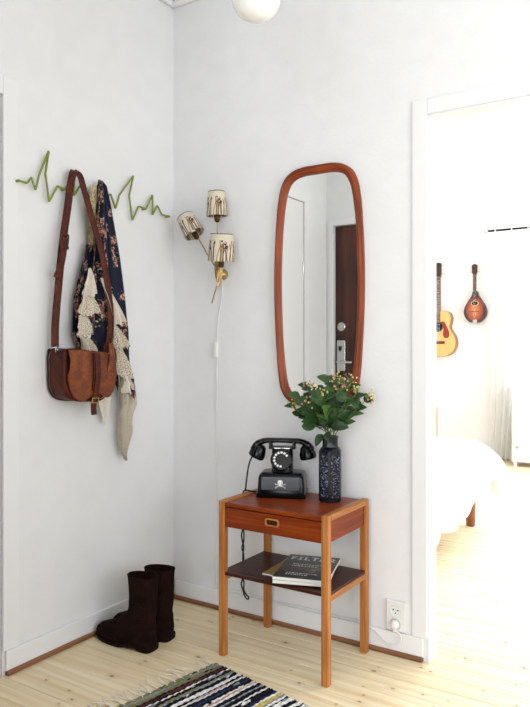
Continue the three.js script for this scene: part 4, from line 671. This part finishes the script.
{ // guitar on the far wall
  const Zw = -4.998, gt = thing('guitar', 'pale acoustic guitar with red brown pickguard hanging on the bedroom wall', 'guitar', [-0.362, 1.10, Zw]);
  const spruce = std({ map: woodTex(256, 256, 0.4, 0.2, [222, 164, 92], [244, 200, 132], { streaks: 60, fine: 110, seed: 66, contrast: 0.6 }), roughness: 0.3, clearcoat: 0.4 }), side = std({ color: 0x8a5530, roughness: 0.35 }), fret = std({ color: 0x5a3826, roughness: 0.5 });
  const half = [[0, 0], [0.10, 0.006], [0.165, 0.05], [0.195, 0.13], [0.185, 0.21], [0.145, 0.275], [0.125, 0.315], [0.135, 0.37], [0.142, 0.42], [0.12, 0.475], [0.07, 0.497], [0, 0.5]], out = shapeOf([...half, ...half.slice(1, -1).reverse().map(([x, y]) => [-x, y])], true);
  part('body', metreUV(extrude(out, 0.098, 0.004).translate(0, 0, 0.002), 'y'), side, gt); part('soundboard', metreUV(extrude(out, 0.006, 0.002).scale(0.985, 0.99, 1).translate(0, 0.003, 0.0955), 'y'), spruce, gt);
  part('sound_hole', cyl(0.05, 0.05, 0.003, 32).rotateX(Math.PI / 2).translate(0, 0.325, 0.102), M.dark, gt); part('rosette', new THREE.TorusGeometry(0.055, 0.004, 6, 40).translate(0, 0.325, 0.101), fret, gt);
  part('pickguard', extrude(shapeOf([[0.03, 0.375], [0.065, 0.38], [0.095, 0.33], [0.125, 0.25], [0.115, 0.205], [0.075, 0.2], [0.055, 0.235], [0.06, 0.29], [0.052, 0.345]], true), 0.004, 0.001).translate(0, 0, 0.1), std({ color: 0x8e2a1e, roughness: 0.3 }), gt, 'red brown pickguard');
  part('bridge', rbox(-0.075, 0.075, 0.135, 0.165, 0.1, 0.108, 0.004), fret, gt); part('neck', rbox(-0.025, 0.025, 0.43, 0.87, 0.075, 0.108, 0.006, 'y'), side, gt); part('fretboard', rbox(-0.0255, 0.0255, 0.385, 0.87, 0.108, 0.113, 0.002, 'y'), fret, gt);
  part('frets', Array.from({ length: 14 }, (_, i) => box(-0.025, 0.025, 0.87 - 0.036 * i * (1 - 0.012 * i) - 0.003, 0.87 - 0.036 * i * (1 - 0.012 * i), 0.113, 0.1142)), M.chrome, gt);
  const hd = part('headstock', extrude(shapeOf([[-0.026, 0.87], [-0.036, 0.90], [-0.038, 1.025], [0, 1.035], [0.038, 1.025], [0.036, 0.90], [0.026, 0.87]]), 0.018, 0.002).translate(0, 0, 0.088), std({ color: 0x3a2218, roughness: 0.35 }), gt);
  for (const s of [-1, 1]) for (let i = 0; i < 3; i++) part('tuning_peg', [rod([s * 0.036, 0.915 + i * 0.042, 0.096], [s * 0.056, 0.915 + i * 0.042, 0.096], 0.004), rbox(s * 0.058 - 0.006, s * 0.058 + 0.006, 0.907 + i * 0.042, 0.923 + i * 0.042, 0.091, 0.101, 0.003)], M.chrome, hd);
  part('strings', Array.from({ length: 6 }, (_, i) => rod([-0.02 + i * 0.008, 0.15, 0.112], [-0.016 + i * 0.0064, 0.88, 0.1165], 0.0007, 0.0007, 4)), M.chrome, gt);
  part('wall_hook', [rod([0, 0.885, 0.0025], [0, 0.885, 0.086], 0.006)], M.steelDark, gt);
}
{ // mandolin
  const mn = thing('mandolin', 'small dark sunburst mandolin hanging right of the guitar', 'mandolin', [0.030, 1.46, -4.998]);
  const burst = std({ map: tex(256, 256, (u, v) => { const d = Math.hypot((u - 0.5) * 1.1, v - 0.42), n = noise(u * 8, v * 60, 8, 60, 12); return mix3(mix3([206, 120, 58], [152, 66, 34], smooth(0.08, 0.3, d)), [54, 24, 18], smooth(0.28, 0.46, d)).map((c) => c * (0.94 + 0.12 * n)); }, true), roughness: 0.3, clearcoat: 0.4 }), dk = std({ color: 0x3c1c14, roughness: 0.35 }), fret = std({ color: 0x5a3226, roughness: 0.5 });
  const half = [[0, 0], [0.06, 0.012], [0.105, 0.06], [0.122, 0.12], [0.108, 0.18], [0.07, 0.245], [0.035, 0.30], [0.02, 0.345], [0, 0.35]], out = shapeOf([...half, ...half.slice(1, -1).reverse().map(([x, y]) => [-x, y])], true);
  const top = extrude(out, 0.006, 0.002).scale(0.985, 0.985, 1).translate(0, 0.003, 0.0565); { const p = top.attributes.position, uv = top.attributes.uv; for (let i = 0; i < p.count; i++) uv.setXY(i, 0.5 + p.getX(i) / 0.27, p.getY(i) / 0.36 + 0.02); }
  part('body', extrude(out, 0.06, 0.006).translate(0, 0, 0.002), dk, mn); part('soundboard', top, burst, mn);
  part('sound_hole', cyl(1, 1, 0.003, 32).rotateX(Math.PI / 2).scale(0.034, 0.022, 1).translate(0, 0.212, 0.0622), M.dark, mn); part('rosette', new THREE.TorusGeometry(1, 0.1, 6, 40).scale(0.037, 0.025, 0.03).translate(0, 0.212, 0.062), std({ color: 0xd9c49a, roughness: 0.5 }), mn);
  part('bridge', rbox(-0.05, 0.05, 0.118, 0.126, 0.062, 0.072, 0.003), fret, mn); part('tailpiece', rbox(-0.022, 0.022, -0.002, 0.035, 0.062, 0.066, 0.002), M.chrome, mn, 'bright metal tailpiece');
  part('neck', rbox(-0.016, 0.016, 0.30, 0.525, 0.05, 0.07, 0.005, 'y'), fret, mn); part('fretboard', rbox(-0.0165, 0.0165, 0.25, 0.525, 0.07, 0.074, 0.001, 'y'), dk, mn);
  const hd = part('headstock', extrude(shapeOf([[-0.017, 0.525], [-0.028, 0.54], [-0.03, 0.625], [0, 0.64], [0.03, 0.625], [0.028, 0.54], [0.017, 0.525]]), 0.014, 0.002).translate(0, 0, 0.058), dk, mn);
  for (const s of [-1, 1]) for (let i = 0; i < 4; i++) part('tuning_peg', [rod([s * 0.029, 0.552 + i * 0.021, 0.064], [s * 0.042, 0.552 + i * 0.021, 0.064], 0.003), new THREE.SphereGeometry(0.006, 8, 6).translate(s * 0.044, 0.552 + i * 0.021, 0.064)], M.chrome, hd);
  part('strings', Array.from({ length: 4 }, (_, i) => rod([-0.012 + i * 0.008, 0.03, 0.072], [-0.01 + i * 0.0066, 0.53, 0.0765], 0.0006, 0.0006, 4)), M.chrome, mn); part('wall_hook', rod([0, 0.53, 0.0025], [0, 0.53, 0.056], 0.005), M.steelDark, mn);
}
{ // curtain rod and sheer curtains
  const rodG = thing('curtain_rod', 'thin dark curtain rod above the white bedroom curtain', 'curtain rod', [0, 2.43, -4.88]);
  part('pole', rod([0.19, 0, 0], [2.75, 0, 0], 0.011), M.steelDark, rodG); for (const x of [0.165, 2.775]) part('finial', new THREE.SphereGeometry(0.022, 16, 12).translate(x, 0, 0), M.chrome, rodG); for (const x of [0.27, 2.7]) part('bracket', [rod([x, 0, -0.118], [x, 0, 0], 0.007), rod([x, -0.02, -0.118], [x, 0.02, -0.118], 0.015)], M.whitePlastic, rodG);
  const sheer = std({ color: 0xf7f7f5, roughness: 0.95, transmission: 0.6, thickness: 0 });
  const curtain = (x0, x1, xb0, xb1, n, label) => {
    const t = thing('curtain', label, 'curtain', [0, 0, -4.88], 0, 'white bedroom curtains');
    part('cloth', sheet(120, 30, (u, v) => { const x = lerp(lerp(x0, xb0, v), lerp(x1, xb1, v), u), y = lerp(2.37, 0.02, v); return [x, y, 0.028 * Math.sin(u * n * 6.283) + 0.008 * Math.sin(u * n * 15 + v * 3)]; }), sheer, t);
    const k = Math.round((x1 - x0) / 0.17); for (let i = 0; i <= k; i++) { const x = lerp(x0 + 0.035, x1 - 0.035, i / k); part('tab', tube([[x, 2.33, 0.012], [x, 2.43, 0.016], [x, 2.447, 0], [x, 2.43, -0.016], [x, 2.33, -0.012]], 0.006, 20, 6).scale(1, 1, 1), sheer, t); }
  };
  curtain(0.23, 0.80, 0.20, 0.46, 5, 'long white curtain left of the bedroom window'); 
}
{ // white cabinet at the right edge
  const t = thing('white_cabinet', 'low white cabinet by the bedroom window at the picture edge', 'cabinet', [0.49, 0, -4.80]);
  part('body', rbox(0.0, 1.0, 0.05, 0.78, -0.02, 0.19, 0.004), M.paint, t); part('worktop', rbox(-0.02, 1.02, 0.78, 0.805, -0.03, 0.21, 0.004), M.paint, t);
  for (const [x0, x1] of [[0.02, 0.49], [0.51, 0.98]]) { const d = part('door', rbox(x0, x1, 0.09, 0.75, 0.19, 0.205, 0.003), M.paint, t); part('door_panel', rbox(x0 + 0.07, x1 - 0.07, 0.16, 0.68, 0.205, 0.21, 0.002), M.paint, d); part('knob', new THREE.SphereGeometry(0.013, 12, 10).translate(x0 < 0.3 ? x0 + 0.04 : x1 - 0.04, 0.2, 0.218), M.brass, d); }
  for (const x of [0.03, 0.97]) for (const z of [0.0, 0.17]) part('foot', rod([x, 0, z], [x, 0.06, z], 0.014, 0.02), M.paint, t);
}

renderer.render(scene, camera);
